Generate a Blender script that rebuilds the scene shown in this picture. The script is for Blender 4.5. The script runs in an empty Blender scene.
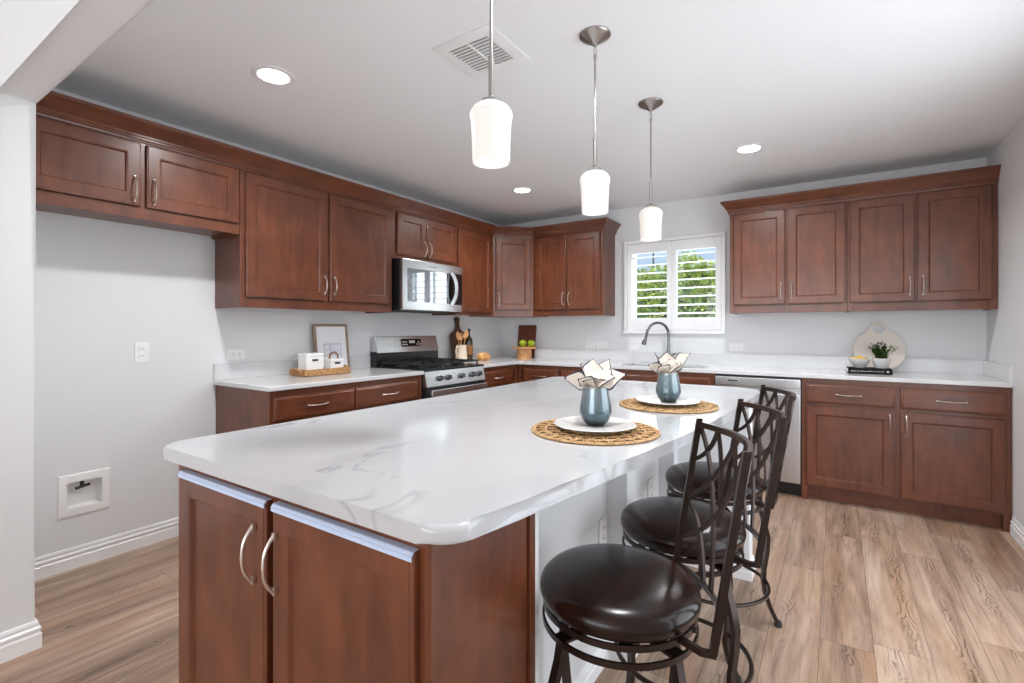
import bpy, bmesh, math, random
from mathutils import Vector, Matrix
PI = math.pi
C = bpy.context.scene.collection
SC = bpy.context.scene
random.seed(7)

# ------------------------------------------------------------------ camera, world, light, exposure
W, H = 4.1955, 2.463
cam = bpy.data.cameras.new('camera'); co = bpy.data.objects.new('camera', cam); C.objects.link(co)
co.location = (3.3027, -4.7687, 1.2424); co.rotation_euler = (PI/2, 0, 0.5858)
cam.sensor_width = 36; cam.lens = 488.628/1024*36; cam.clip_start = 0.05
cam.shift_y = -(341.5-328.63)/1024
SC.camera = co
vs = SC.view_settings
vs.view_transform = 'Standard'; vs.look = 'None'; vs.gamma = 1; vs.use_curve_mapping = False
vs.exposure = 0.08
w = bpy.data.worlds.new('sky'); SC.world = w; w.use_nodes = True
w.node_tree.nodes['Background'].inputs[0].default_value = (0.60, 0.76, 1.0, 1)
w.node_tree.nodes['Background'].inputs[1].default_value = 0.9
def light(name, typ, loc, rot, energy, color=(1, 1, 1), **k):
    l = bpy.data.lights.new(name, typ); l.energy = energy; l.color = color
    for a, b in k.items(): setattr(l, a, b)
    o = bpy.data.objects.new(name, l); C.objects.link(o); o.location = loc; o.rotation_euler = rot
    return o
light('sun', 'SUN', (0, -3, 8), (math.radians(40), 0, math.radians(-28)), 6.0, (1, .96, .88), angle=.01)
# daylight through the patio door of the right wall, the rear windows and the kitchen window
light('daylight_patio_door', 'AREA', (W+.10, -2.75, 1.15), (0, math.radians(90), 0), 34, (.95, .98, 1), shape='RECTANGLE', size=1.9, size_y=1.9)
light('daylight_rear_windows', 'AREA', (2.1, -9.35, 1.35), (math.radians(90), 0, 0), 105, (.95, .975, 1), shape='RECTANGLE', size=3.6, size_y=1.8)
light('daylight_kitchen_window', 'AREA', (1.985, .22, 1.66), (math.radians(-90), 0, 0), 12, (.92, .97, 1), shape='RECTANGLE', size=.86, size_y=.82)
CAN_POS = [(1.04, -3.44), (1.0, -1.136), (2.811, -1.123), (2.8, -3.44)]
SC.cycles.use_denoising = True
SC.cycles.max_bounces = 10; SC.cycles.diffuse_bounces = 6; SC.cycles.glossy_bounces = 5
SC.cycles.transparent_max_bounces = 12
SC.cycles.sample_clamp_indirect = 6

# ------------------------------------------------------------------ materials
def lin(r, g, b):
    f = lambda c: (c/255/12.92) if c/255 <= .04045 else ((c/255+.055)/1.055)**2.4
    return (f(r), f(g), f(b), 1)
class N:
    def __init__(s, name):
        s.m = bpy.data.materials.new(name); s.m.use_nodes = True; s.t = s.m.node_tree
        s.b = s.t.nodes['Principled BSDF']
    def n(s, typ, ins=None, **k):
        o = s.t.nodes.new(typ)
        for a, b in k.items(): setattr(o, a, b)
        for a, b in (ins or {}).items(): s.put(o.inputs[a], b)
        return o
    def put(s, sock, v):
        if isinstance(v, bpy.types.NodeSocket): s.t.links.new(v, sock)
        elif hasattr(v, 'outputs'): s.t.links.new(v.outputs[0], sock)
        else: sock.default_value = v
    def set(s, **k):
        for a, b in k.items(): s.put(s.b.inputs[a.replace('_', ' ')], b)
        return s
    def math(s, op, a, b=0.0, c=None):
        ins = {0: a, 1: b}
        if c is not None: ins[2] = c
        return s.n('ShaderNodeMath', ins, operation=op).outputs[0]
    def coord(s, out='Object', scale=(1, 1, 1), rot=(0, 0, 0), loc=(0, 0, 0)):
        tc = s.n('ShaderNodeTexCoord')
        mp = s.n('ShaderNodeMapping', {'Vector': tc.outputs[out], 'Scale': scale, 'Rotation': rot, 'Location': loc})
        return mp.outputs[0]
    def noise(s, vec, scale, detail=4, rough=.5, dist=0.0):
        return s.n('ShaderNodeTexNoise', {'Vector': vec, 'Scale': scale, 'Detail': detail, 'Roughness': rough, 'Distortion': dist}).outputs[0]
    def ramp(s, f, stops, interp='LINEAR'):
        r = s.n('ShaderNodeValToRGB', {'Fac': f}); e = r.color_ramp.elements; r.color_ramp.interpolation = interp
        while len(e) < len(stops): e.new(.5)
        for x, (p, c) in zip(e, stops): x.position = p; x.color = c
        return r.outputs[0]
    def mix(s, f, a, b, blend='MIX'):
        m = s.n('ShaderNodeMix', data_type='RGBA', blend_type=blend)
        s.put(m.inputs[0], f); s.put(m.inputs[6], a); s.put(m.inputs[7], b)
        return m.outputs[2]
    def bump(s, h, strength=.1, dist=.01):
        return s.set(Normal=s.n('ShaderNodeBump', {'Height': h, 'Strength': strength, 'Distance': dist}).outputs[0])
def plain(name, col, rough=.5, metal=0.0, **k):
    n = N(name); v = n.noise(n.coord(), 14, 3)
    c2 = tuple(min(1, x*1.06) for x in col[:3])+(1,)
    n.set(Base_Color=n.mix(v, col, c2), Roughness=rough, Metallic=metal)
    for a, b in k.items(): n.set(**{a: b})
    return n.m
def mat_wall(name, col, bump=.12, sc=95):
    n = N(name); v = n.coord()
    n.set(Base_Color=n.mix(n.noise(v, 1.5, 2), col, tuple(x*1.02 for x in col[:3])+(1,)), Roughness=.62)
    return n.bump(n.noise(v, sc, 2, .5), bump, .004).m
def mat_wood(name, dark, light_, axis=2, scale=1.0, rough=.33, coat=.22):
    n = N(name)
    sc = [7*scale, 7*scale, 7*scale]; sc[axis] = 1.5*scale
    v = n.coord(scale=tuple(sc))
    g = n.noise(v, 3.0, 6, .6, .6)
    f = n.noise(n.coord(scale=(2.4, 2.4, 2.4)), 2.2, 3, .6)
    fac = n.math('ADD', n.math('MULTIPLY', g, .62), n.math('MULTIPLY', f, .45))
    c = n.ramp(fac, [(.32, dark), (.72, light_)])
    n.set(Base_Color=c, Roughness=n.math('MULTIPLY_ADD', g, .12, rough-.06), Coat_Weight=coat, Coat_Roughness=.16)
    return n.bump(g, .03, .002).m
def mat_quartz(name):
    n = N(name); v = n.coord('Object')
    warp = n.noise(v, 1.3, 4, .6)
    va = n.n('ShaderNodeVectorMath', {0: v, 1: n.n('ShaderNodeTexNoise', {'Vector': v, 'Scale': 1.1, 'Detail': 3}).outputs[1]}, operation='ADD').outputs[0]
    rot = n.n('ShaderNodeMapping', {'Vector': va, 'Rotation': (0, 0, .7), 'Scale': (1.0, .45, 1)}).outputs[0]
    def vein(scale, width, thr):
        d = n.math('ABSOLUTE', n.math('SUBTRACT', n.noise(rot, scale, 5, .55), .5))
        l = n.n('ShaderNodeMapRange', {0: d, 1: 0.0, 2: width, 3: 1.0, 4: 0.0}).outputs[0]
        msk = n.n('ShaderNodeMapRange', {0: n.noise(v, 1.7+scale*.2, 2), 1: thr, 2: thr+.16, 3: 0.0, 4: 1.0}).outputs[0]
        return n.math('MULTIPLY', l, msk)
    a = n.math('MULTIPLY', vein(1.5, .016, .43), .60)
    b = n.math('MULTIPLY', vein(.9, .075, .48), .22)
    c = n.mix(n.math('MAXIMUM', a, b), (.55, .555, .565, 1), (.24, .25, .27, 1))
    n.set(Base_Color=c, Roughness=.10, Specular_IOR_Level=.55)
    return n.m
def mat_floor(name):
    n = N(name); PW, PL = .1775, 1.22
    tc = n.n('ShaderNodeTexCoord'); sx = n.n('ShaderNodeSeparateXYZ', {0: tc.outputs['Object']})
    x = n.math('DIVIDE', n.math('SUBTRACT', sx.outputs[0], 3.247-PW*20), PW)
    ix = n.math('FLOOR', x); fx = n.math('FRACT', x)
    wn = n.n('ShaderNodeTexWhiteNoise', {'W': ix}, noise_dimensions='1D').outputs[0]
    y = n.math('ADD', n.math('DIVIDE', sx.outputs[1], PL), n.math('MULTIPLY_ADD', wn, 3.0, 40.0))
    iy = n.math('FLOOR', y); fy = n.math('FRACT', y)
    idv = n.n('ShaderNodeCombineXYZ', {0: ix, 1: iy})
    r1 = n.n('ShaderNodeTexWhiteNoise', {'Vector': idv}, noise_dimensions='2D')
    rc = n.n('ShaderNodeSeparateColor', {0: r1.outputs[1]})
    # grain, shifted per plank
    off = n.n('ShaderNodeVectorMath', {0: r1.outputs[1], 1: (37, 91, 13)}, operation='MULTIPLY').outputs[0]
    p = n.n('ShaderNodeVectorMath', {0: tc.outputs['Object'], 1: off}, operation='ADD').outputs[0]
    def m(sc): return n.n('ShaderNodeMapping', {'Vector': p, 'Scale': sc}).outputs[0]
    broad = n.noise(m((9, .9, 1)), 1.6, 5, .6, .5)
    fine = n.noise(m((60, 2.2, 1)), 1.7, 5, .65, .3)
    # cathedral rings: distance from a wavering plank axis plus length
    cen = n.math('ABSOLUTE', n.math('SUBTRACT', fx, n.math('MULTIPLY_ADD', rc.outputs[0], .5, .25)))
    wob = n.noise(m((5, 2.6, 1)), 1.4, 3, .55, .6)
    ph = n.math('ADD', n.math('MULTIPLY', n.math('POWER', n.math('MULTIPLY', cen, 2.4), .75), 3.6), n.math('ADD', n.math('MULTIPLY', wob, 8.0), n.math('MULTIPLY', sx.outputs[1], .8)))
    ring = n.math('POWER', n.math('MULTIPLY_ADD', n.math('SINE', n.math('MULTIPLY', ph, 6.0)), .5, .5), 5.0)
    rmask = n.n('ShaderNodeMapRange', {0: cen, 1: .05, 2: .22, 3: 1.0, 4: 0.0}).outputs[0]
    rmask = n.math('MULTIPLY', rmask, n.n('ShaderNodeMapRange', {0: n.noise(m((3, 1.3, 1)), 1.5, 2), 1: .43, 2: .58, 3: 0.0, 4: 1.0}).outputs[0])
    base = n.ramp(n.math('ADD', n.math('MULTIPLY', broad, .8), n.math('MULTIPLY', rc.outputs[1], .22)),
                  [(.24, lin(104, 84, 70)), (.40, lin(146, 120, 101)), (.55, lin(176, 149, 128)), (.74, lin(202, 180, 160))])
    warm = n.mix(n.n('ShaderNodeMapRange', {0: n.noise(m((4, .6, 1)), 1.3, 2), 1: .5, 2: .72, 3: 0.0, 4: .55}).outputs[0], base, lin(166, 124, 92))
    g1 = n.mix(n.n('ShaderNodeMapRange', {0: fine, 1: .50, 2: .80, 3: 0.0, 4: .75}).outputs[0], warm, lin(96, 77, 64))
    g2 = n.mix(n.math('MULTIPLY', n.math('MULTIPLY', ring, rmask), .85), g1, lin(66, 50, 40))
    ex = n.math('MINIMUM', fx, n.math('SUBTRACT', 1.0, fx)); ey = n.math('MINIMUM', fy, n.math('SUBTRACT', 1.0, fy))
    seam = n.math('MAXIMUM', n.math('LESS_THAN', n.math('MULTIPLY', ex, PW), .0013), n.math('LESS_THAN', n.math('MULTIPLY', ey, PL), .0013))
    col = n.mix(n.math('MULTIPLY', seam, .7), g2, lin(72, 55, 44))
    n.set(Base_Color=col, Roughness=n.math('MULTIPLY_ADD', fine, .18, .30), Specular_IOR_Level=.45)
    return n.bump(n.math('SUBTRACT', n.math('MULTIPLY', fine, .25), seam), .10, .002).m
def mat_brushed(name, col, rough=.28, axis=1, aniso=220):
    n = N(name); s = [aniso, aniso, aniso]; s[axis] = 1.5
    g = n.noise(n.coord(scale=tuple(s)), 1.0, 2)
    n.set(Base_Color=n.mix(g, tuple(x*.985 for x in col[:3])+(1,), col), Metallic=1.0, Roughness=rough)
    return n.m
def mat_leather(name):
    n = N(name); v = n.coord()
    f = n.noise(v, 3, 4, .55, .4); g = n.noise(v, 240, 2)
    c = n.ramp(f, [(.36, lin(14, 8, 7)), (.50, lin(28, 15, 11)), (.72, lin(60, 32, 20))])
    n.set(Base_Color=c, Specular_IOR_Level=.34, Roughness=n.math('MULTIPLY_ADD', f, .12, .17), Coat_Weight=.0, Coat_Roughness=.2)
    return n.bump(g, .06, .002).m
def mat_emit(name, col, strength, rough=.3):
    n = N(name); n.set(Base_Color=(.45, .44, .43, 1), Roughness=rough, Emission_Color=col, Emission_Strength=strength)
    return n.m
def mat_pane(name):
    n = N(name); t = n.t; out = t.nodes['Material Output']
    tr = n.n('ShaderNodeBsdfTransparent', {'Color': (.96, .98, .97, 1)}); gl = n.n('ShaderNodeBsdfGlossy', {'Roughness': .02})
    fr = n.n('ShaderNodeFresnel', {'IOR': 1.35}); mx = n.n('ShaderNodeMixShader', {0: fr, 1: tr, 2: gl})
    t.links.new(mx.outputs[0], out.inputs[0]); return n.m
def mat_rope(name, a, b, sc=60):
    n = N(name); v = n.coord()
    f = n.noise(v, sc, 3, .6)
    n.set(Base_Color=n.ramp(f, [(.35, a), (.62, b)]), Roughness=.75)
    return n.bump(f, .5, .004).m
def mat_leaf(name, a, b):
    n = N(name); f = n.noise(n.coord(), 9, 3)
    n.set(Base_Color=n.ramp(f, [(.35, a), (.65, b)]), Roughness=.5, Transmission_Weight=0.0)
    return n.m

M = {}
M['wall'] = mat_wall('wall_paint', (.77, .78, .79, 1), .14)
M['ceil'] = mat_wall('ceiling_paint', (.88, .89, .90, 1), .10, 60)
M['trim'] = plain('white_trim_paint', (.86, .86, .86, 1), .35)
M['floor'] = mat_floor('vinyl_plank_floor')
D1, D2 = lin(74, 36, 20), lin(119, 65, 38)
M['woodv'] = mat_wood('cherry_stain_upright_grain', D1, D2, 2)
M['woodx'] = mat_wood('cherry_stain_level_grain', D1, D2, 0)
M['woody'] = mat_wood('cherry_stain_lengthwise_grain', D1, D2, 1)
M['quartz'] = mat_quartz('white_veined_quartz')
M['quartzp'] = plain('white_quartz_faint_mottle', (.68, .685, .69, 1), .12)
M['steel'] = mat_brushed('brushed_stainless', (.62, .63, .64, 1), .27, 0)
M['nickel'] = plain('satin_nickel', (.72, .66, .60, 1), .28, 1.0)
M['pnickel'] = plain('brushed_nickel_dark', (.42, .40, .38, 1), .28, 1.0)
M['faucet'] = plain('gunmetal_faucet', (.20, .20, .21, 1), .25, 1.0)
M['black'] = plain('black_enamel', (.012, .012, .013, 1), .25)
M['cloth'] = plain('black_book_cloth', (.010, .010, .011, 1), .75, Specular_IOR_Level=.2)
M['edge'] = plain('painted_edge_reflection', lin(196, 211, 236), .15, 0)  # bluish window reflection of the island door tops, put into the base colour
M['ventgrey'] = plain('pale_grey_duct', (.50, .50, .51, 1), .6)
M['blackm'] = plain('matte_black_iron', (.015, .015, .016, 1), .55)
M['blackglass'] = plain('black_glass', (.006, .006, .007, 1), .03, Specular_IOR_Level=.8)
M['mwglass'] = plain('microwave_door_glass', (.30, .31, .33, 1), .04, 1.0)
M['bronze'] = plain('dark_bronze_metal', lin(56, 45, 40), .30, .7)
M['leather'] = mat_leather('dark_brown_leather')
M['shade'] = mat_emit('lit_opal_glass', (1, .93, .84, 1), .50)
M['bulb'] = mat_emit('lit_bulb_glow', (1, .97, .92, 1), 2.5)
M['can'] = mat_emit('lit_downlight_lens', (1, .98, .95, 1), 14)
M['white'] = plain('white_plastic', (.88, .88, .87, 1), .35)
M['slot'] = plain('dark_slot', (.03, .03, .03, 1), .6)
M['ceramic'] = plain('white_ceramic', (.66, .65, .63, 1), .2)
M['cream'] = plain('cream_stoneware', lin(232, 214, 190), .35)
M['mat'] = mat_rope('woven_seagrass', lin(150, 108, 66), lin(214, 176, 126), 90)
M['matd'] = mat_rope('dark_seagrass', lin(34, 22, 15), lin(78, 52, 32), 60)
M['wicker'] = mat_rope('light_wicker', lin(150, 104, 60), lin(214, 168, 116), 90)
M['linen'] = plain('ivory_linen', lin(218, 208, 196), .8)
M['navy'] = plain('navy_edging', lin(34, 40, 58), .7)
M['paddle'] = mat_wood('dark_walnut_board', lin(58, 36, 22), lin(112, 72, 42), 2, 2, .45, 0)
M['acacia'] = mat_wood('red_brown_board', lin(70, 34, 20), lin(124, 64, 36), 0, 2, .45, 0)
M['oak'] = mat_wood('light_oak', lin(182, 124, 72), lin(222, 168, 112), 0, 2, .45, 0)
M['greywood'] = mat_wood('weathered_taupe_wood', lin(120, 98, 80), lin(170, 146, 124), 2, 3, .55, 0)
M['marble'] = plain('pale_cream_marble', lin(216, 206, 194), .3)
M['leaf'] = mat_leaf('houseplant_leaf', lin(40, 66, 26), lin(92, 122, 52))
M['hedge'] = mat_leaf('garden_leaf', lin(128, 152, 64), lin(226, 234, 140))
M['apple'] = plain('green_apple_skin', lin(150, 170, 30), .25)
M['yellow'] = plain('yellow_fruit_skin', lin(236, 190, 50), .35)
M['bread'] = mat_rope('bread_crust', lin(200, 140, 74), lin(226, 176, 112), 40)
M['bottle'] = plain('dark_olive_glass', lin(52, 40, 18), .06, Specular_IOR_Level=.7)
M['label'] = plain('amber_label', lin(150, 96, 44), .5)
M['paper'] = plain('white_paper', (.82, .83, .86, 1), .5)
M['ink'] = plain('blue_grey_ink', lin(188, 198, 214), .7)
M['strap'] = plain('tan_leather_strap', lin(128, 92, 62), .6)
M['pane'] = mat_pane('window_pane')
M['concrete'] = plain('garden_concrete', (.55, .54, .52, 1), .8)
M['stucco'] = plain('white_garden_wall', (.8, .8, .78, 1), .8)
M['pole'] = plain('grey_pole', lin(90, 88, 92), .7)
def mat_vase():
    n = N('smoky_blue_glass'); sep = n.n('ShaderNodeSeparateXYZ', {0: n.n('ShaderNodeTexCoord').outputs['Object']})
    hz = n.math('ADD', n.math('MULTIPLY', sep.outputs[2], 8.0), n.math('MULTIPLY', n.noise(n.coord(scale=(40, 40, 6)), 1.0, 2), .25))
    c = n.ramp(hz, [(.20, lin(8, 20, 25)), (.34, lin(60, 80, 88)), (.60, lin(98, 117, 124)), (.95, lin(124, 138, 143))])
    n.set(Base_Color=c, Roughness=.05, Metallic=.35, Coat_Weight=.5, Coat_Roughness=.03, Transmission_Weight=.15)
    return n.m
M['vase'] = mat_vase()

# ------------------------------------------------------------------ mesh helpers
def box(bm, x0, x1, y0, y1, z0, z1, bev=0.0, seg=2):
    r = bmesh.ops.create_cube(bm, size=1)
    vs_ = r['verts']
    bmesh.ops.scale(bm, vec=(x1-x0, y1-y0, z1-z0), verts=vs_)
    bmesh.ops.translate(bm, vec=((x0+x1)/2, (y0+y1)/2, (z0+z1)/2), verts=vs_)
    if bev:
        es = list({e for v in vs_ for e in v.link_edges})
        r2 = bmesh.ops.bevel(bm, geom=es, offset=bev, segments=seg, affect='EDGES', profile=.5)
        return list({v for f in r2['faces'] for v in f.verts} | {v for v in vs_ if v.is_valid})
    return vs_
def B(x0, x1, y0, y1, z0, z1, bev=0.0, seg=2):
    bm = bmesh.new(); box(bm, x0, x1, y0, y1, z0, z1, bev, seg); return bm
def loops(bm, rings, cap0=True, cap1=True, closed=True, mi=0):
    R = [[bm.verts.new(p) for p in r] for r in rings]
    n = len(R[0])
    for a, b in zip(R, R[1:]):
        for i in range(n if closed else n-1):
            j = (i+1) % n
            try: bm.faces.new((a[i], a[j], b[j], b[i])).material_index = mi
            except ValueError: pass
    if cap0: bm.faces.new(R[0][::-1]).material_index = mi
    if cap1: bm.faces.new(R[-1]).material_index = mi
    return R
def tube(bm, pts, r, n=8, cap=True, flat=None, closed=False):
    """round bar along pts; r a number or a list; flat=(w,t) gives a rectangular bar."""
    P = [Vector(p) for p in pts]; m = len(P); rings = []; prev = None
    for i, p in enumerate(P):
        if closed: t = (P[(i+1) % m]-P[i-1]).normalized()
        else: t = (P[min(i+1, m-1)]-P[max(i-1, 0)]).normalized()
        if prev is None:
            u = Vector((0, 0, 1)).cross(t)
            if u.length < .05: u = Vector((0, 1, 0)).cross(t)
            u.normalize()
        else:
            u = (prev-t*prev.dot(t)).normalized()
        prev = u; v = t.cross(u)
        if flat:
            a, b = flat[0]/2, flat[1]/2
            rings.append([p+u*a*s+v*b*q for s, q in ((1, 1), (-1, 1), (-1, -1), (1, -1))])
        else:
            rr = r[i] if isinstance(r, (list, tuple)) else r
            rings.append([p+u*math.cos(k*2*PI/n)*rr+v*math.sin(k*2*PI/n)*rr for k in range(n)])
    if closed: rings.append(rings[0]); R = loops(bm, rings[:-1], False, False); 
    else: R = loops(bm, rings, cap, cap); return
    n_ = len(R[0])
    for k in range(n_):
        bm.faces.new((R[-1][k], R[-1][(k+1) % n_], R[0][(k+1) % n_], R[0][k]))
def lathe(bm, prof, n=32, c=(0, 0, 0), mi=0, closed=False):
    """prof of (r,z); an r of 0 closes with a pole; closed joins the profile's ends."""
    rings = []
    for r, z in prof:
        if r < 1e-6: rings.append([bm.verts.new((c[0], c[1], c[2]+z))])
        else: rings.append([bm.verts.new((c[0]+r*math.cos(k*2*PI/n), c[1]+r*math.sin(k*2*PI/n), c[2]+z)) for k in range(n)])
    pairs = list(zip(rings, rings[1:]))
    if closed: pairs.append((rings[-1], rings[0]))
    for a, b in pairs:
        for k in range(n):
            j = (k+1) % n
            if len(a) == 1 and len(b) == 1: continue
            if len(a) == 1: f = bm.faces.new((a[0], b[j], b[k]))
            elif len(b) == 1: f = bm.faces.new((a[k], a[j], b[0]))
            else: f = bm.faces.new((a[k], a[j], b[j], b[k]))
            f.material_index = mi
    if not closed:
        if len(rings[0]) > 1: bm.faces.new(rings[0][::-1]).material_index = mi
        if len(rings[-1]) > 1: bm.faces.new(rings[-1]).material_index = mi
def prism(bm, poly, z0, z1, bev=0.0, seg=3, hole=None):
    if hole is None:
        r = loops(bm, [[(x, y, z0) for x, y in poly], [(x, y, z1) for x, y in poly]])
        if bev:
            es = [e for ring in r for a, b in zip(ring, ring[1:]+ring[:1]) for e in a.link_edges if b in e.verts]
            bmesh.ops.bevel(bm, geom=es, offset=bev, segments=seg, affect='EDGES', profile=.5)
def torus(bm, R, r, z=0, n=40, m=8, c=(0, 0)):
    lathe(bm, [(R+r*math.cos(k*2*PI/m), z+r*math.sin(k*2*PI/m)) for k in range(m)], n, (c[0], c[1], 0), closed=True)
def sweep(bm, path, prof, closed=False):
    """profile of (out, z) along a plan path, mitred; out is to the right of travel."""
    n = len(path); rings = []
    for i, p in enumerate(path):
        p = Vector((p[0], p[1]))
        d0 = (p-Vector(path[i-1][:2])).normalized() if i > 0 else None
        d1 = (Vector(path[i+1][:2])-p).normalized() if i < n-1 else None
        nr = lambda d: Vector((d.y, -d.x))
        if d0 is None: m = nr(d1)
        elif d1 is None: m = nr(d0)
        else:
            m = nr(d0)+nr(d1); m = m/(1+nr(d0).dot(nr(d1)))
        rings.append([(p.x+m.x*o, p.y+m.y*o, z) for o, z in prof])
    loops(bm, rings)
def obj(name, bm, mats, parent=None, world=False, angle=38, smooth=True):
    """link bm as ONE mesh object; world=True: the coordinates are the room's and the parent has no rotation."""
    if parent is not None and world:
        q, off = parent, Vector((0, 0, 0))
        while q is not None: off += q.location; q = q.parent
        bmesh.ops.translate(bm, vec=-off, verts=bm.verts)
    bmesh.ops.recalc_face_normals(bm, faces=bm.faces)
    me = bpy.data.meshes.new(name); bm.to_mesh(me); bm.free()
    for m in (mats if isinstance(mats, (list, tuple)) else [mats]): me.materials.append(M[m])
    if smooth:
        me.polygons.foreach_set('use_smooth', [True]*len(me.polygons))
        me.set_sharp_from_angle(angle=math.radians(angle))
    o = bpy.data.objects.new(name, me); C.objects.link(o); o.parent = parent
    if smooth and len(me.polygons) < 4000:
        wn = o.modifiers.new('weighted_normals', 'WEIGHTED_NORMAL'); wn.keep_sharp = True; wn.weight = 60
    return o
def tag(o, label, cat, group=None):
    o['label'] = label; o['category'] = cat
    if group: o['group'] = group
    return o
def thing(name, label, cat, loc=(0, 0, 0), rz=0.0, group=None):
    o = bpy.data.objects.new(name, None); C.objects.link(o); o.empty_display_size = .05
    o.location = loc; o.rotation_euler = (0, 0, rz)
    return tag(o, label, cat, group)
def struct(name, bm, m, parent=None):
    o = obj(name, bm, m, parent)
    if parent is None: o['kind'] = 'structure'
    return o
def dup(root, loc, rz, label, group=None):
    r = root.copy(); C.objects.link(r); r.location = loc; r.rotation_euler = (0, 0, rz); r['label'] = label
    if group: r['group'] = group
    for ch in list(root.children):
        c = ch.copy(); C.objects.link(c); c.parent = r
        for g in list(ch.children):
            d = g.copy(); C.objects.link(d); d.parent = c
    return r

# ------------------------------------------------------------------ the room
YR = -9.3
XB, YB0, YB1 = .707, -4.32, -4.21           # partition wall with the wide opening the camera looks through
struct('floor', B(-.15, W+.15, YR-.1, .15, -.1, 0), 'floor')
struct('ceiling', B(-.15, W+.15, YR-.1, .15, H, H+.12), 'ceil')
WBY0, WBY1, WBZ0, WBZ1 = -3.940, -3.796, .310, .446   # cut for the recessed water box
bm = bmesh.new()
box(bm, -.12, 0, YR-.1, WBY0, 0, H); box(bm, -.12, 0, WBY1, .15, 0, H); box(bm, -.12, 0, WBY0, WBY1, 0, WBZ0); box(bm, -.12, 0, WBY0, WBY1, WBZ1, H)
struct('wall_left', bm, 'wall')
WX0, WX1, WZ0, WZ1 = 1.555, 2.415, 1.24, 2.07  # kitchen window opening
bm = bmesh.new()
box(bm, 0, WX0, 0, .15, 0, H); box(bm, WX1, W, 0, .15, 0, H); box(bm, WX0, WX1, 0, .15, 0, WZ0); box(bm, WX0, WX1, 0, .15, WZ1, H)
struct('wall_back', bm, 'wall')
bm = bmesh.new()
box(bm, W, W+.12, -1.8, .15, 0, H); box(bm, W, W+.12, YR-.1, -3.7, 0, H); box(bm, W, W+.12, -3.7, -1.8, 2.1, H)
struct('wall_right', bm, 'wall')
bm = bmesh.new()
prof = [(0, 0), (XB, 0), (XB, 2.122), (W, 2.122), (W, H), (0, H)]
loops(bm, [[(x, YB0, z) for x, z in prof], [(x, YB1, z) for x, z in prof]])
es = [e for e in bm.edges if all(abs(v.co.x-XB) < 1e-4 for v in e.verts) and abs(e.verts[0].co.y-e.verts[1].co.y) < 1e-4]
es += [e for e in bm.edges if all(abs(v.co.z-2.122) < 1e-4 for v in e.verts) and abs(e.verts[0].co.y-e.verts[1].co.y) < 1e-4]
bmesh.ops.bevel(bm, geom=es, offset=.008, segments=3, affect='EDGES', profile=.5)
struct('wall_partition', bm, 'wall')
bm = bmesh.new()
box(bm, 0, .3, YR-.1, YR, 0, H); box(bm, 3.9, W, YR-.1, YR, 0, H); box(bm, .3, 3.9, YR-.1, YR, 0, .45); box(bm, .3, 3.9, YR-.1, YR, 2.25, H)
struct('wall_rear', bm, 'wall')
BASE = [(0, 0), (.016, 0), (.016, .052), (.0165, .056), (.011, .061), (.010, .066), (.015, .071), (.015, .080), (.008, .085), (.007, .091), (.009, .095), (.006, .106), (.002, .108), (0, .108)]
bm = bmesh.new(); sweep(bm, [(.0005, YB1), (.0005, -3.226)], BASE); struct('baseboard_left', bm, 'trim')
bm = bmesh.new(); sweep(bm, [(.02, YB0), (XB, YB0), (XB, YB1), (.02, YB1)], [(-o, z) for o, z in BASE]); 
bm.free(); bm = bmesh.new(); sweep(bm, [(.02, YB1), (XB, YB1), (XB, YB0), (.02, YB0)][::-1], BASE); struct('baseboard_partition', bm, 'trim')
bm = bmesh.new(); sweep(bm, [(W-.0005, -.64), (W-.0005, -1.8)], BASE); struct('baseboard_right', bm, 'trim')

# kitchen window: vinyl frame and glass in the wall, plantation shutters in a frame on the wall
win = bpy.data.objects.new('window_1', None); C.objects.link(win); win.location = (0, 0, 0); win['kind'] = 'structure'
def rect_frame(bm, x0, x1, z0, z1, y0, y1, t, bev=.003):
    box(bm, x0, x1, y0, y1, z1-t, z1, bev); box(bm, x0, x1, y0, y1, z0, z0+t, bev)
    box(bm, x0, x0+t, y0, y1, z0+t, z1-t, bev); box(bm, x1-t, x1, y0, y1, z0+t, z1-t, bev)
bm = bmesh.new(); rect_frame(bm, WX0, WX1, WZ0, WZ1, .085, .14, .035); box(bm, (WX0+WX1)/2-.015, (WX0+WX1)/2+.015, .09, .13, WZ0+.035, WZ1-.035)
obj('window_frame', bm, 'trim', win)
obj('glass_pane', B(WX0+.035, WX1-.035, .108, .112, WZ0+.035, WZ1-.035), 'pane', win)
FX0, FX1, FZ0, FZ1 = 1.515, 2.47, 1.192, 2.122
bm = bmesh.new(); rect_frame(bm, FX0, FX1, FZ0, FZ1, -.035, 0, .036, .005); obj('shutter_frame', bm, 'trim', win)
xm = (FX0+FX1)/2
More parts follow.
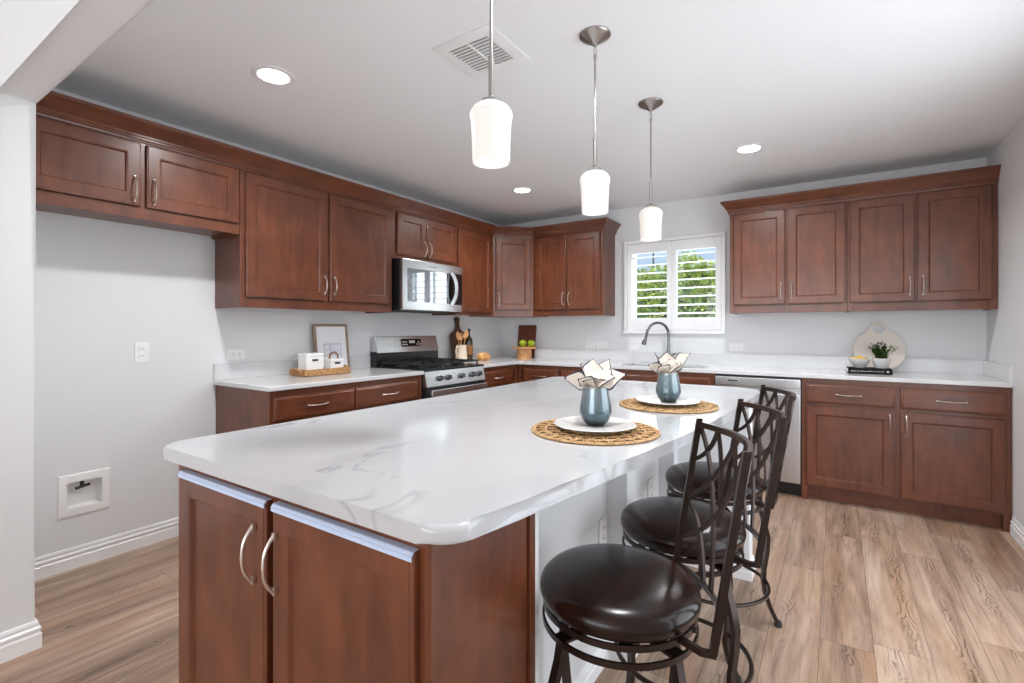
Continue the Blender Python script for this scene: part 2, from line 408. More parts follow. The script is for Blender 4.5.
for k, (a, b) in enumerate(((FX0+.038, xm-.001), (xm+.001, FX1-.038))):
    st, zt, zb = .046, .098, .118
    bm = bmesh.new(); z0, z1 = FZ0+.038, FZ1-.038
    box(bm, a, a+st, -.03, -.004, z0, z1, .003); box(bm, b-st, b, -.03, -.004, z0, z1, .003)
    box(bm, a+st, b-st, -.03, -.004, z0, z0+zb, .003); box(bm, a+st, b-st, -.03, -.004, z1-zt, z1, .003)
    sp = obj('shutter_panel', bm, 'trim', win)
    nl = 8; za, zz = z0+zb, z1-zt; pit = (zz-za)/nl
    for i in range(nl):
        bm = bmesh.new(); zc = za+pit*(i+.5); L = []
        for ang in range(12):
            t = ang*2*PI/12; yy, z_ = .036*math.cos(t), .0055*math.sin(t)
            ti = math.radians(12); L.append((-.017+yy*math.cos(ti)-z_*math.sin(ti), zc+yy*math.sin(ti)+z_*math.cos(ti)))
        loops(bm, [[(a+st+.002, y, z) for y, z in L], [(b-st-.002, y, z) for y, z in L]])
        obj('louver', bm, 'trim', sp)

# ------------------------------------------------------------------ cabinets
def panel_rings(x0, x1, z0, z1, y, spec):
    """nested rectangles of a door front; y is the back plane, the front looks to -y."""
    return [[(x0+i, y-h, z0+i), (x1-i, y-h, z0+i), (x1-i, y-h, z1-i), (x0+i, y-h, z1-i)] for i, h in spec]
DOOR = [(0, 0), (0, .013), (.002, .0155), (.006, .0165), (.008, .019), (.056, .019), (.058, .0175), (.062, .017), (.064, .0145), (.068, .009), (.069, .009)]
DRAW = [(0, 0), (0, .012), (.003, .015), (.011, .0165), (.014, .019), (.016, .019)]
def door_bm(x0, x1, z0, z1, y, spec):
    bm = bmesh.new(); loops(bm, panel_rings(x0, x1, z0, z1, y, spec)); return bm
def handle_bm(x, z, y, vert, L=.125):
    """arched satin pull: two flat feet and a waisted bow; front towards -y."""
    bm = bmesh.new(); n = 17; pts, rad = [], []
    for i in range(n):
        t = -1+2*i/(n-1); s = t*L/2
        h = .005+.026*max(0, 1-abs(t)**2.6)
        pts.append((x, y-h, z+s) if vert else (x+s, y-h, z)); rad.append(.0030+.0016*abs(t)+.0010*math.exp(-(t/.12)**2))
    tube(bm, pts, rad, 8)
    for s in (-1, 1):
        c = s*(L/2-.004)
        if vert: box(bm, x-.005, x+.005, y-.010, y, z+c-.009, z+c+.009, .002)
        else: box(bm, x+c-.009, x+c+.009, y-.010, y, z-.005, z+.005, .002)
    return bm
def cabinet(label, loc, rz, wd, d, z0, z1, doors=(), drawers=(), toe=False, name='wall_cabinet', group=None, ends=(False, False), under=.018, cat='cabinet'):
    """local frame: x along the run from 0, back at y=0, front at y=-d. doors: (x0,x1,z0,z1,handle x or None,handle z)."""
    t = thing(name, label, cat, loc, rz, group)
    bm = bmesh.new(); g = .0006
    if toe:
        box(bm, g, wd-g, -d+.02, -.002, .10, z1); box(bm, .001, wd-.001, -d+.065, -d+.08, 0, .105)
        for k, e in enumerate(ends):
            if e:
                a = 0 if k == 0 else wd-.038
                box(bm, a+g, a+.038-g, -d+.001, -d+.08, 0, .10)
    else:
        box(bm, g, .018, -d+.02, -.002, z0, z1); box(bm, wd-.018, wd-g, -d+.02, -.002, z0, z1)
        box(bm, .018, wd-.018, -d+.02, -.002, z0+under, z1)
    obj('carcass', bm, 'woodv', t)
    # face frame
    bm = bmesh.new(); fz0 = .10 if toe else z0
    sw = .040
    box(bm, g, sw, -d, -d+.02, fz0, z1, .0015, 1); box(bm, wd-sw, wd-g, -d, -d+.02, fz0, z1, .0015, 1)
    box(bm, sw, wd-sw, -d, -d+.02, fz0, fz0+.06, .0015, 1); box(bm, sw, wd-sw, -d, -d+.02, z1-.05, z1, .0015, 1)
    if len(doors) > 1:
        c = wd/2; box(bm, c-.03, c+.03, -d+.001, -d+.0195, fz0+.06, z1-.05)
    if drawers: box(bm, sw, wd-sw, -d+.0018, -d+.019, .67, .72)
    obj('face_frame', bm, 'woodv', t)
    for (a, b, c, e, hx, hz) in doors:
        o = obj('door', door_bm(a, b, c, e, -d, DOOR), 'woodv', t, angle=25)
        if hx is not None: obj('handle', handle_bm(hx, hz, -d-.019, True), 'nickel', o)
    for (a, b, c, e, hx) in drawers:
        o = obj('drawer', door_bm(a, b, c, e, -d, DRAW), 'woodx', t, angle=25)
        if hx is not None: obj('handle', handle_bm(hx, (c+e)/2, -d-.019, False, .14), 'nickel', o)
    return t
UZ0, UZ1, UT, UB, UD = 1.372, 2.235, 2.197, 1.437, .305
RL = PI/2       # left-wall run looks to +x; its local x runs along +y
GU, GB = 'reddish brown wall cabinets', 'reddish brown base cabinets'
wl = 4.205-3.222
cabinet('short reddish brown wall cabinet above the empty fridge alcove', (.0005, -4.205, 0), RL, wl, UD, 1.81, UZ1,
        [(.03, 4.205-3.728, 1.872, UT, 4.205-3.728-.03, 1.955), (4.205-3.703, wl-.012, 1.872, UT, 4.205-3.703+.03, 1.955)], group=GU)
wl = 3.2200-2.008
cabinet('large two-door wall cabinet above the tray and picture frame', (.0005, -3.22, 0), RL, wl, UD, UZ0, UZ1,
        [(.030, .600, UB, UT, .600-.03, UB+.11), (.620, wl-.022, UB, UT, .620+.03, UB+.11)], group=GU)
wl = 2.008-1.215
cabinet('short two-door wall cabinet directly above the microwave', (.0005, -2.008, 0), RL, wl, UD, 1.815, UZ1,
        [(.045, .383, 1.852, UT, .383-.028, 1.93), (.389, wl-.028, 1.852, UT, .389+.028, 1.93)], group=GU)
wl = 1.215-.612
cabinet('single-door wall cabinet between the microwave and the corner cabinet, no handle showing', (.0005, -1.215, 0), RL, wl, UD, UZ0, UZ1,
        [(.022, wl-.045, UB-.03, UT, None, 0)], group=GU)
# diagonal corner cabinet: pentagon box, door on the slanted face
t = thing('corner_wall_cabinet', 'diagonal corner wall cabinet with one narrow door', 'cabinet', (.0005, -.0005, 0), 0, GU)
bm = bmesh.new(); a = .611
prism(bm, [(.001, -.001), (.001, -a), (UD, -a), (a, -UD), (a, -.001)], UZ0, UZ1)
obj('carcass', bm, 'woodv', t)
fw = (a-UD)*math.sqrt(2)
bm = door_bm(.028, fw-.028, UB, UT, 0, DOOR)
R45 = Matrix.Translation((UD, -a, 0)) @ Matrix.Rotation(PI/4, 4, 'Z')
bmesh.ops.transform(bm, matrix=R45, verts=bm.verts); dr = obj('door', bm, 'woodv', t, angle=25)
bm = handle_bm(.028+.03, UB+.11, -.019, True); bmesh.ops.transform(bm, matrix=R45, verts=bm.verts); obj('handle', bm, 'nickel', dr)
wl = 1.41-.612
cabinet('two-door wall cabinet left of the shuttered window', (.612, -.0005, 0), 0, wl, UD, UZ0, UZ1,
        [(.038, .396, UB, UT, .396-.028, UB+.11), (.408, wl-.030, UB, UT, .408+.028, UB+.11)], group=GU)
x0 = 2.552; wl = (W-.002-x0)/2
cabinet('two-door wall cabinet right of the shuttered window', (x0, -.0005, 0), 0, wl, UD, UZ0, UZ1,
        [(.03, .413, UB, UT, .413-.03, UB+.11), (.426, wl-.010, UB, UT, .426+.03, UB+.11)], group=GU)
cabinet('two-door wall cabinet against the right-hand wall', (x0+wl, -.0005, 0), 0, wl, UD, UZ0, UZ1,
        [(.012, .395, UB, UT, .395-.03, UB+.11), (.408, wl-.028, UB, UT, .408+.03, UB+.11)], group=GU)
# crown moulding
CR = [(-.02, 2.205), (.006, 2.205), (.008, 2.214), (.013, 2.218), (.013, 2.226), (.017, 2.230), (.017, 2.240), (.024, 2.246), (.034, 2.262), (.050, 2.284), (.062, 2.294), (.062, 2.310), (-.02, 2.310)]
bm = bmesh.new(); f = UD+.0015
sweep(bm, [(f, YB1+.001), (f, -a-.001), (a+.001, -f), (1.4115, -f), (1.4115, -.001)], CR)
tag(obj('crown_molding', bm, 'woody', angle=30), 'long cherry crown molding over the left and corner wall cabinets', 'molding')
bm = bmesh.new(); sweep(bm, [(2.5505, -.001), (2.5505, -f), (W-.001, -f)], CR)
tag(obj('crown_molding', bm, 'woodx', angle=30), 'cherry crown molding over the wall cabinets right of the window', 'molding')

# base cabinets
BD, BH, BT, DT, DB = .612, .883, .845, .685, .112
wl = 3.216-1.985
cabinet('base cabinet under the tray, left of the stove', (.0005, -3.216, 0), RL, wl, BD, 0, BH,
        [(.020, .583, DB, DT, .553, .60), (.595, wl-.058, DB, DT, .628, .60)], [(.020, .583, .708, BT, .303), (.595, wl-.058, .708, BT, .893)], True, 'base_cabinet', GB, (True, True))
wl = 1.213-.6135
cabinet('narrow base cabinet between the stove and the room corner', (.0005, -1.213, 0), RL, wl, BD, 0, BH,
        [(.026, wl-.13, DB, DT, .06, .60)], [(.026, wl-.13, .708, BT, .245)], True, 'base_cabinet', GB)
cabinet('base cabinet under the fruit stand in the corner', (.6135, -.0005, 0), 0, 1.512-.6135, BD, 0, BH,
        [(.077, .46, DB, DT, .42, .60), (.497, .887, DB, DT, .53, .60)], [(.077, .46, .708, BT, .27), (.497, .887, .708, BT, None)], True, 'base_cabinet', GB)
wl = 2.492-1.513
cabinet('sink base cabinet under the faucet, left of the dishwasher', (1.513, -.0005, 0), 0, wl, BD, 0, .70,
        [(.03, .475, DB, DT, .445, .60), (.49, wl-.035, DB, DT, .52, .60)], [], True, 'base_cabinet', GB)
sb = [o for o in C.objects if o.get('label', '').startswith('sink base')][0]
bm = bmesh.new(); box(bm, .001, wl-.001, -BD, -BD+.02, .70, BH); obj('apron_rail', bm, 'woodx', sb)
obj('false_drawer', door_bm(.03, wl-.035, .708, BT, -BD, DRAW), 'woodx', sb, angle=25)
x0 = 3.091; wl = W-.001-x0
cabinet('two-door base cabinet right of the dishwasher', (x0, -.0005, 0), 0, wl, BD, 0, BH,
        [(.028, .540, DB, DT, .512, .600), (.570, wl-.028, DB, DT, .598, .600)], [(.028, .540, .708, BT, .284), (.570, wl-.028, .708, BT, .823)], True, 'base_cabinet', GB, (True, True))

# countertops and splashes
CT0, CT1, CD = .884, .914, .637
bm = bmesh.new(); prism(bm, [(.0005, -3.231), (CD, -3.231), (CD, -1.985), (.0005, -1.985)], CT0, CT1, .006)
tag(obj('countertop', bm, 'quartzp'), 'short white quartz countertop left of the stove', 'countertop', 'white quartz countertops')
SX0, SX1, SY0, SY1 = 1.66, 2.38, -.53, -.13
bm = bmesh.new()   # L-shaped top with the sink cut out, built of faces around the hole
def quadgrid(bm, xs, ys, skip, z0, z1):
    V = {}
    def v(i, j, z): return V.setdefault((i, j, z), bm.verts.new((xs[i], ys[j], z)))
    cells = {(i, j) for i in range(len(xs)-1) for j in range(len(ys)-1) if not skip(i, j)}
    for i, j in cells:
        bm.faces.new((v(i, j, z1), v(i+1, j, z1), v(i+1, j+1, z1), v(i, j+1, z1)))
        bm.faces.new((v(i, j, z0), v(i, j+1, z0), v(i+1, j+1, z0), v(i+1, j, z0)))
        for di, dj, A, Bq in ((-1, 0, (i, j+1), (i, j)), (1, 0, (i+1, j), (i+1, j+1)), (0, -1, (i, j), (i+1, j)), (0, 1, (i+1, j+1), (i, j+1))):
            if (i+di, j+dj) not in cells:
                bm.faces.new((v(*A, z0), v(*Bq, z0), v(*Bq, z1), v(*A, z1)))
xs = [.0005, CD, SX0, SX1, W-.001]; ys = [-1.213, -CD, SY0, SY1, -.0005]
quadgrid(bm, xs, ys, lambda i, j: (j == 0 and i > 0) or (i == 2 and j == 2), CT0, CT1)
es = [e for e in bm.edges if len(e.link_faces) == 2 and abs(e.link_faces[0].normal.dot(e.link_faces[1].normal)) < .3 and abs(e.verts[0].co.z-e.verts[1].co.z) < 1e-5]
bmesh.ops.recalc_face_normals(bm, faces=bm.faces)
bmesh.ops.bevel(bm, geom=es, offset=.005, segments=2, affect='EDGES', profile=.5)
tag(obj('countertop', bm, 'quartzp'), 'long L-shaped white quartz countertop from the stove round to the right wall', 'countertop', 'white quartz countertops')
SPH = 1.016
tag(obj('backsplash', B(.0005, .02, -3.231, -1.985, CT1+.0003, SPH, .002), 'quartzp'), 'low white quartz backsplash behind the tray, left of the stove', 'backsplash')
bm = bmesh.new(); loops(bm, [[(x, y, z) for x, y in ((.0005, -1.213), (.02, -1.213), (.02, -.0205), (W-.021, -.0205), (W-.021, -.0005), (.0005, -.0005))] for z in (CT1+.0003, SPH)])
tag(obj('backsplash', bm, 'quartzp'), 'long low white quartz backsplash running round the corner and under the window', 'backsplash')
tag(obj('backsplash', B(W-.0205, W-.0005, -.64, -.0005, CT1+.0003, SPH, .002), 'quartzp'), 'short white quartz side splash on the right-hand wall', 'backsplash')
# sink and faucet
t = thing('sink', 'stainless undermount sink set in the countertop under the window', 'sink', (2.02, -.33, CT0), 0)
bm = bmesh.new(); r_ = lambda x, z: [(-.36-x, -.2-x, z), (.36+x, -.2-x, z), (.36+x, .2+x, z), (-.36-x, .2+x, z)]
loops(bm, [r_(.02, -.001), r_(0, -.001), r_(-.012, -.155), r_(-.03, -.17)], False, True)
loops(bm, [r_(.02, -.001), r_(.003, -.003), r_(-.008, -.16), r_(-.03, -.173)], False, True)
obj('basin', bm, 'steel', t)
bm = bmesh.new(); lathe(bm, [(0, -.169), (.035, -.169), (.035, -.166), (.022, -.167), (0, -.168)], 20); obj('drain', bm, 'faucet', t)
t = thing('faucet', 'dark pull-down gooseneck faucet behind the sink', 'faucet', (1.975, -.075, CT1), math.radians(-38))
bm = bmesh.new(); lathe(bm, [(.027, 0), (.027, .008), (.020, .014), (.017, .09), (.0135, .15), (.0135, .16)], 20)
obj('body', bm, 'faucet', t)
bm = bmesh.new(); pts = [(0, 0, .15), (0, 0, .26)]
for k in range(1, 13):
    A = PI*k/13; pts.append((-.0*k, -.12+.12*math.cos(A), .27+.115*math.sin(A)))
pts += [(0, -.242, .265), (0, -.252, .245)]
tube(bm, pts, .0125, 12); obj('spout', bm, 'faucet', t)
bm = bmesh.new(); tube(bm, [(0, -.25, .252), (0, -.260, .225), (0, -.270, .190), (0, -.273, .178)], [.0135, .017, .022, .021], 14); obj('spray_head', bm, 'faucet', t)
bm = bmesh.new(); tube(bm, [(.015, 0, .07), (.035, 0, .075), (.10, 0, .095)], [.010, .008, .006], 10); obj('lever', bm, 'faucet', t)

# dishwasher
t = thing('dishwasher', 'stainless steel dishwasher between the sink and right base cabinet', 'dishwasher', (2.4935, 0, 0))
wl = 3.0895-2.4935
bm = bmesh.new(); box(bm, 0, wl, -.58, -.01, .09, .875); obj('tub', bm, 'black', t)
bm = bmesh.new(); box(bm, .004, wl-.004, -.635, -.58, .105, .755, .006); box(bm, .004, wl-.004, -.612, -.58, .755, .80); obj('door', bm, 'steel', t)
bm = bmesh.new(); box(bm, .004, wl-.004, -.637, -.58, .80, .868, .006); obj('control_panel', bm, 'steel', t)
bm = bmesh.new(); box(bm, .10, .17, -.6385, -.636, .834, .842); obj('badge', bm, 'slot', t)
bm = bmesh.new(); box(bm, .004, wl-.004, -.56, -.545, .0, .10); obj('toe_panel', bm, 'black', t)

# ------------------------------------------------------------------ stove
SY = -1.98; SWd = .762
t = thing('gas_range', 'stainless gas range with black cooktop, between the left base cabinets', 'stove', (.002, SY, 0), RL)
d = .645
bm = bmesh.new(); box(bm, 0, SWd, -d+.03, -.02, .04, .905); 
for x in (.05, SWd-.05):
    for y in (-.08, -.55): box(bm, x-.02, x+.02, y-.02, y+.02, 0, .045)
obj('body', bm, 'black', t)
bm = bmesh.new(); box(bm, -.002, SWd+.002, -d+.005, -.085, .905, .922, .004); obj('cooktop', bm, 'black', t)
bm = bmesh.new(); P_ = [(-d-.012, .785), (-d+.012, .903), (-d+.05, .903), (-d+.05, .785)]
loops(bm, [[(x, y, z) for y, z in P_] for x in (.003, SWd-.003)]); cp = obj('control_panel', bm, 'steel', t)
for x in (.165, .265, .435, .585, .675):
    bm = bmesh.new(); lathe(bm, [(.024, 0), (.024, .008), (.019, .012), (.017, .032), (.0, .034)], 20); box(bm, -.004, .004, -.018, .018, .03, .040, .002)
    bmesh.ops.transform(bm, matrix=Matrix.Translation((x, -d, .843)) @ Matrix.Rotation(math.radians(79), 4, 'X'), verts=bm.verts)
    obj('knob', bm, ['faucet'], cp)
bm = bmesh.new(); box(bm, .003, SWd-.003, -d-.008, -d+.03, .23, .775, .005); od = obj('oven_door', bm, 'black', t)
bm = bmesh.new(); box(bm, .05, SWd-.05, -d-.0105, -d-.007, .29, .66, .001); obj('glass', bm, 'blackglass', od)
bm = bmesh.new(); box(bm, .02, SWd-.02, -d-.055, -d-.033, .712, .762, .008)
for x in (.045, SWd-.045): box(bm, x-.016, x+.016, -d-.04, -d-.006, .718, .756, .003)
obj('handle', bm, 'steel', od)
bm = bmesh.new(); box(bm, .003, SWd-.003, -d-.004, -d+.03, .06, .222, .005); obj('drawer', bm, 'steel', t)
# back guard
bm = bmesh.new(); box(bm, .0, SWd, -.085, -.008, .60, 1.045); obj('backguard_riser', bm, 'black', t)
bm = bmesh.new(); P_ = [(-.098, 1.035), (-.062, 1.175), (-.01, 1.175), (-.01, 1.035)]
loops(bm, [[(x, y, z) for y, z in P_] for x in (.004, SWd-.004)]); bmesh.ops.bevel(bm, geom=[e for e in bm.edges], offset=.004, segments=2, affect='EDGES', profile=.5)
bg = obj('backguard', bm, 'steel', t)
tilt = math.atan2(.036, .14)
def on_guard(bm): bmesh.ops.transform(bm, matrix=Matrix.Translation((0, -.0985, 1.035)) @ Matrix.Rotation(-tilt, 4, 'X'), verts=bm.verts); return bm
bm = B(.285, .535, -.002, .004, .048, .118, .001); nb = set(bm.faces)
for i in range(3):
    for j in range(2): box(bm, .30+i*.022, .312+i*.022, -.0035, -.001, .062+j*.024, .072+j*.024)
for i in range(4): box(bm, .385+i*.018, .397+i*.018, -.0035, -.001, .078, .102)
for i in range(3): box(bm, .475+i*.018, .486+i*.018, -.0035, -.001, .062+(i % 2)*.02, .072+(i % 2)*.02)
bm.faces.ensure_lookup_table()
for f_ in bm.faces:
    if f_ not in nb: f_.material_index = 1
obj('display', on_guard(bm), ['blackglass', 'white'], bg)
# grates and burners
for k, (gx0, gx1) in enumerate(((.03, .255), (.268, .494), (.507, .732))):
    bm = bmesh.new(); y0, y1, z = -.585, -.115, .955
    for x in (gx0, gx1): tube(bm, [(x, y0, .922), (x, y0, z), (x, y1, z), (x, y1, .922)], 0, flat=(.012, .012))
    for y in (y0, (y0+y1)/2, y1): box(bm, gx0, gx1, y-.006, y+.006, z-.006, z+.006)
    xc = (gx0+gx1)/2
    box(bm, xc-.005, xc+.005, y0, y1, z-.006, z+.006)
    for yc in ((y0*3+y1)/4, (y0+y1*3)/4): box(bm, gx0, gx1, yc-.005, yc+.005, z-.006, z+.006)
    obj('grate', bm, 'blackm', t)
for (x, y) in ((.142, -.47), (.142, -.23), (.381, -.35), (.62, -.47), (.62, -.23)):
    bm = bmesh.new(); lathe(bm, [(.055, .922), (.055, .928), (.04, .930), (.04, .942), (.0, .944)], 20, (x, y, 0)); obj('burner', bm, 'blackm', t)

# ------------------------------------------------------------------ microwave
t = thing('microwave', 'stainless over-the-range microwave with dark glass door, above the stove', 'microwave', (.0015, -1.985, 0), RL)
wl, z0, z1 = .762, 1.39, 1.8135
bm = bmesh.new(); box(bm, .001, wl-.001, -.36, -.001, z0, z1); obj('case', bm, 'black', t)
bm = bmesh.new(); box(bm, .003, wl-.003, -.398, -.36, z0+.004, z1-.001, .007); dr = obj('door', bm, 'steel', t)
bm = bmesh.new(); box(bm, .055, .555, -.4005, -.396, z0+.075, z1-.075, .002); obj('glass', bm, 'mwglass', dr)
bm = bmesh.new(); box(bm, .56, wl-.012, -.4005, -.396, z0+.07, z1-.07, .002); cp = obj('control_panel', bm, 'blackglass', t)
bm = bmesh.new(); box(bm, .31, .40, -.3995, -.397, z1-.045, z1-.035); obj('badge', bm, 'pnickel', dr)
bm = bmesh.new(); zc = (z0+z1)/2; pts = []; n = 15
for i in range(n):
    q = -1+2*i/(n-1); pts.append((.60+.018*(1-q*q), -.402-.045*(1-abs(q)**2.5), zc+q*.145))
tube(bm, pts, 0, flat=(.020, .030)); obj('handle', bm, 'steel', dr)
bm = bmesh.new()
for i in range(2): box(bm, .06+i*.34, .36+i*.34, -.30, -.10, z0-.004, z0-.0002)
obj('filter', bm, 'slot', t)

# ------------------------------------------------------------------ island
IX0, IX1, IY0 = 1.756, 2.713, -4.14
t = cabinet('two-door island end cabinet facing the camera', (IX0, -3.80, 0), 0, IX1-IX0, .34, 0, BH, [], [], True, 'island_cabinet', None, (True, True))
for (a, b, hx) in ((1.803, 2.229, 2.229-.055), (2.255, 2.690, 2.255+.022)):
    o = obj('door', door_bm(a-IX0, b-IX0, .115, .852, -.34, DOOR), 'woodv', t, angle=25)
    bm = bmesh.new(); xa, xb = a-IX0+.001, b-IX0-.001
    P_ = [(-.3588, .836), (-.3605, .837), (-.3608, .841), (-.3596, .8425), (-.3612, .844), (-.3612, .846), (-.3590, .8475), (-.3590, .8495), (-.3560, .8528), (-.3520, .8540), (-.3410, .8540), (-.3410, .8524), (-.350, .8522), (-.358, .845)]  # ridged strip added to stand in for the bright reflection on the door's top
    loops(bm, [[(x, y, z) for y, z in P_] for x in (xa, xb)]); e_ = obj('edge_sheen_strip', bm, 'edge', o, angle=20); e_['label'] = 'added pale blue strip imitating the reflection along the top edge of the door'
    obj('handle', handle_bm(hx-IX0+(.016 if hx < 2.24 else 0), .727, -.359, True, .128), 'nickel', o)
obj('end_panel', B(IX1-IX0-.0005, IX1-IX0+.004, -.339, .0, .0, BH), 'woodv', t)
obj('scribe_strip', B(IX1-IX0+.004, IX1-IX0+.012, -.022, .0, .0, BH, .002), 'woodv', t)
t = cabinet('long run of island base cabinets facing the stove', (IX0+.61, -1.90, 0), -PI/2, 1.898, .60, 0, BH,
        [(.03, .46, DB, DT, .43, .6), (.50, .95, DB, DT, .53, .6), (1.0, 1.45, DB, DT, 1.42, .6), (1.49, 1.87, DB, DT, 1.52, .6)],
        [(.03, .46, .708, BT, .245), (.50, .95, .708, BT, .725), (1.0, 1.45, .708, BT, 1.225), (1.49, 1.87, .708, BT, 1.68)], True, 'island_cabinet')
KX = 2.58
bm = bmesh.new()
box(bm, IX0+.615, KX, -3.799, -2.0, 0, BH)
box(bm, KX, KX+.079, -3.03, -2.95, 0, BH); box(bm, KX, KX+.07, -2.378, -2.30, 0, BH)
box(bm, KX, 2.945, -2.11, -2.0, 0, BH)
box(bm, KX, IX1+.003, -3.799, -3.77, 0, BH)
struct('wall_island', bm, 'wall')
BB = [(0, 0), (.014, 0), (.014, .042), (.009, .048), (.013, .054), (.013, .061), (.006, .066), (.006, .078), (.002, .082), (0, .082)]
bm = bmesh.new()
sweep(bm, [(KX, -3.77), (KX, -3.03), (KX+.079, -3.03), (KX+.079, -2.95), (KX, -2.95), (KX, -2.378), (KX+.07, -2.378), (KX+.07, -2.30), (KX, -2.30), (KX, -2.11), (2.945, -2.11), (2.945, -2.0), (KX, -2.0)], [(o, z) for o, z in BB])
struct('baseboard_island', bm, 'trim')
# island top: straight on the cabinet side, bowed on the stool side
def arc(cx, cy, r, a0, a1, n=7): return [(cx+r*math.cos(a0+(a1-a0)*i/(n-1)), cy+r*math.sin(a0+(a1-a0)*i/(n-1))) for i in range(n)]
edge = [(2.800, -3.98), (2.826, -3.862), (2.852, -3.717), (2.880, -3.522), (2.906, -3.336), (2.932, -3.078), (2.952, -2.83), (2.962, -2.588), (2.972, -2.3), (2.976, -2.123)]
poly = arc(1.716+.05, -4.180+.05, .05, PI, 1.5*PI) + arc(2.722, -4.180+.075, .075, 1.5*PI, 1.93*PI) + edge + arc(2.976-.12, -1.82-.12, .12, 0, PI/2) + arc(1.716+.05, -1.82-.05, .05, PI/2, PI)
bm = bmesh.new(); prism(bm, poly, CT0, CT1+.004, .012, 4)
tag(obj('countertop', bm, 'quartz', angle=50), 'big white veined quartz island top with one bowed side', 'countertop', 'white quartz countertops')
TOP = CT1+.004

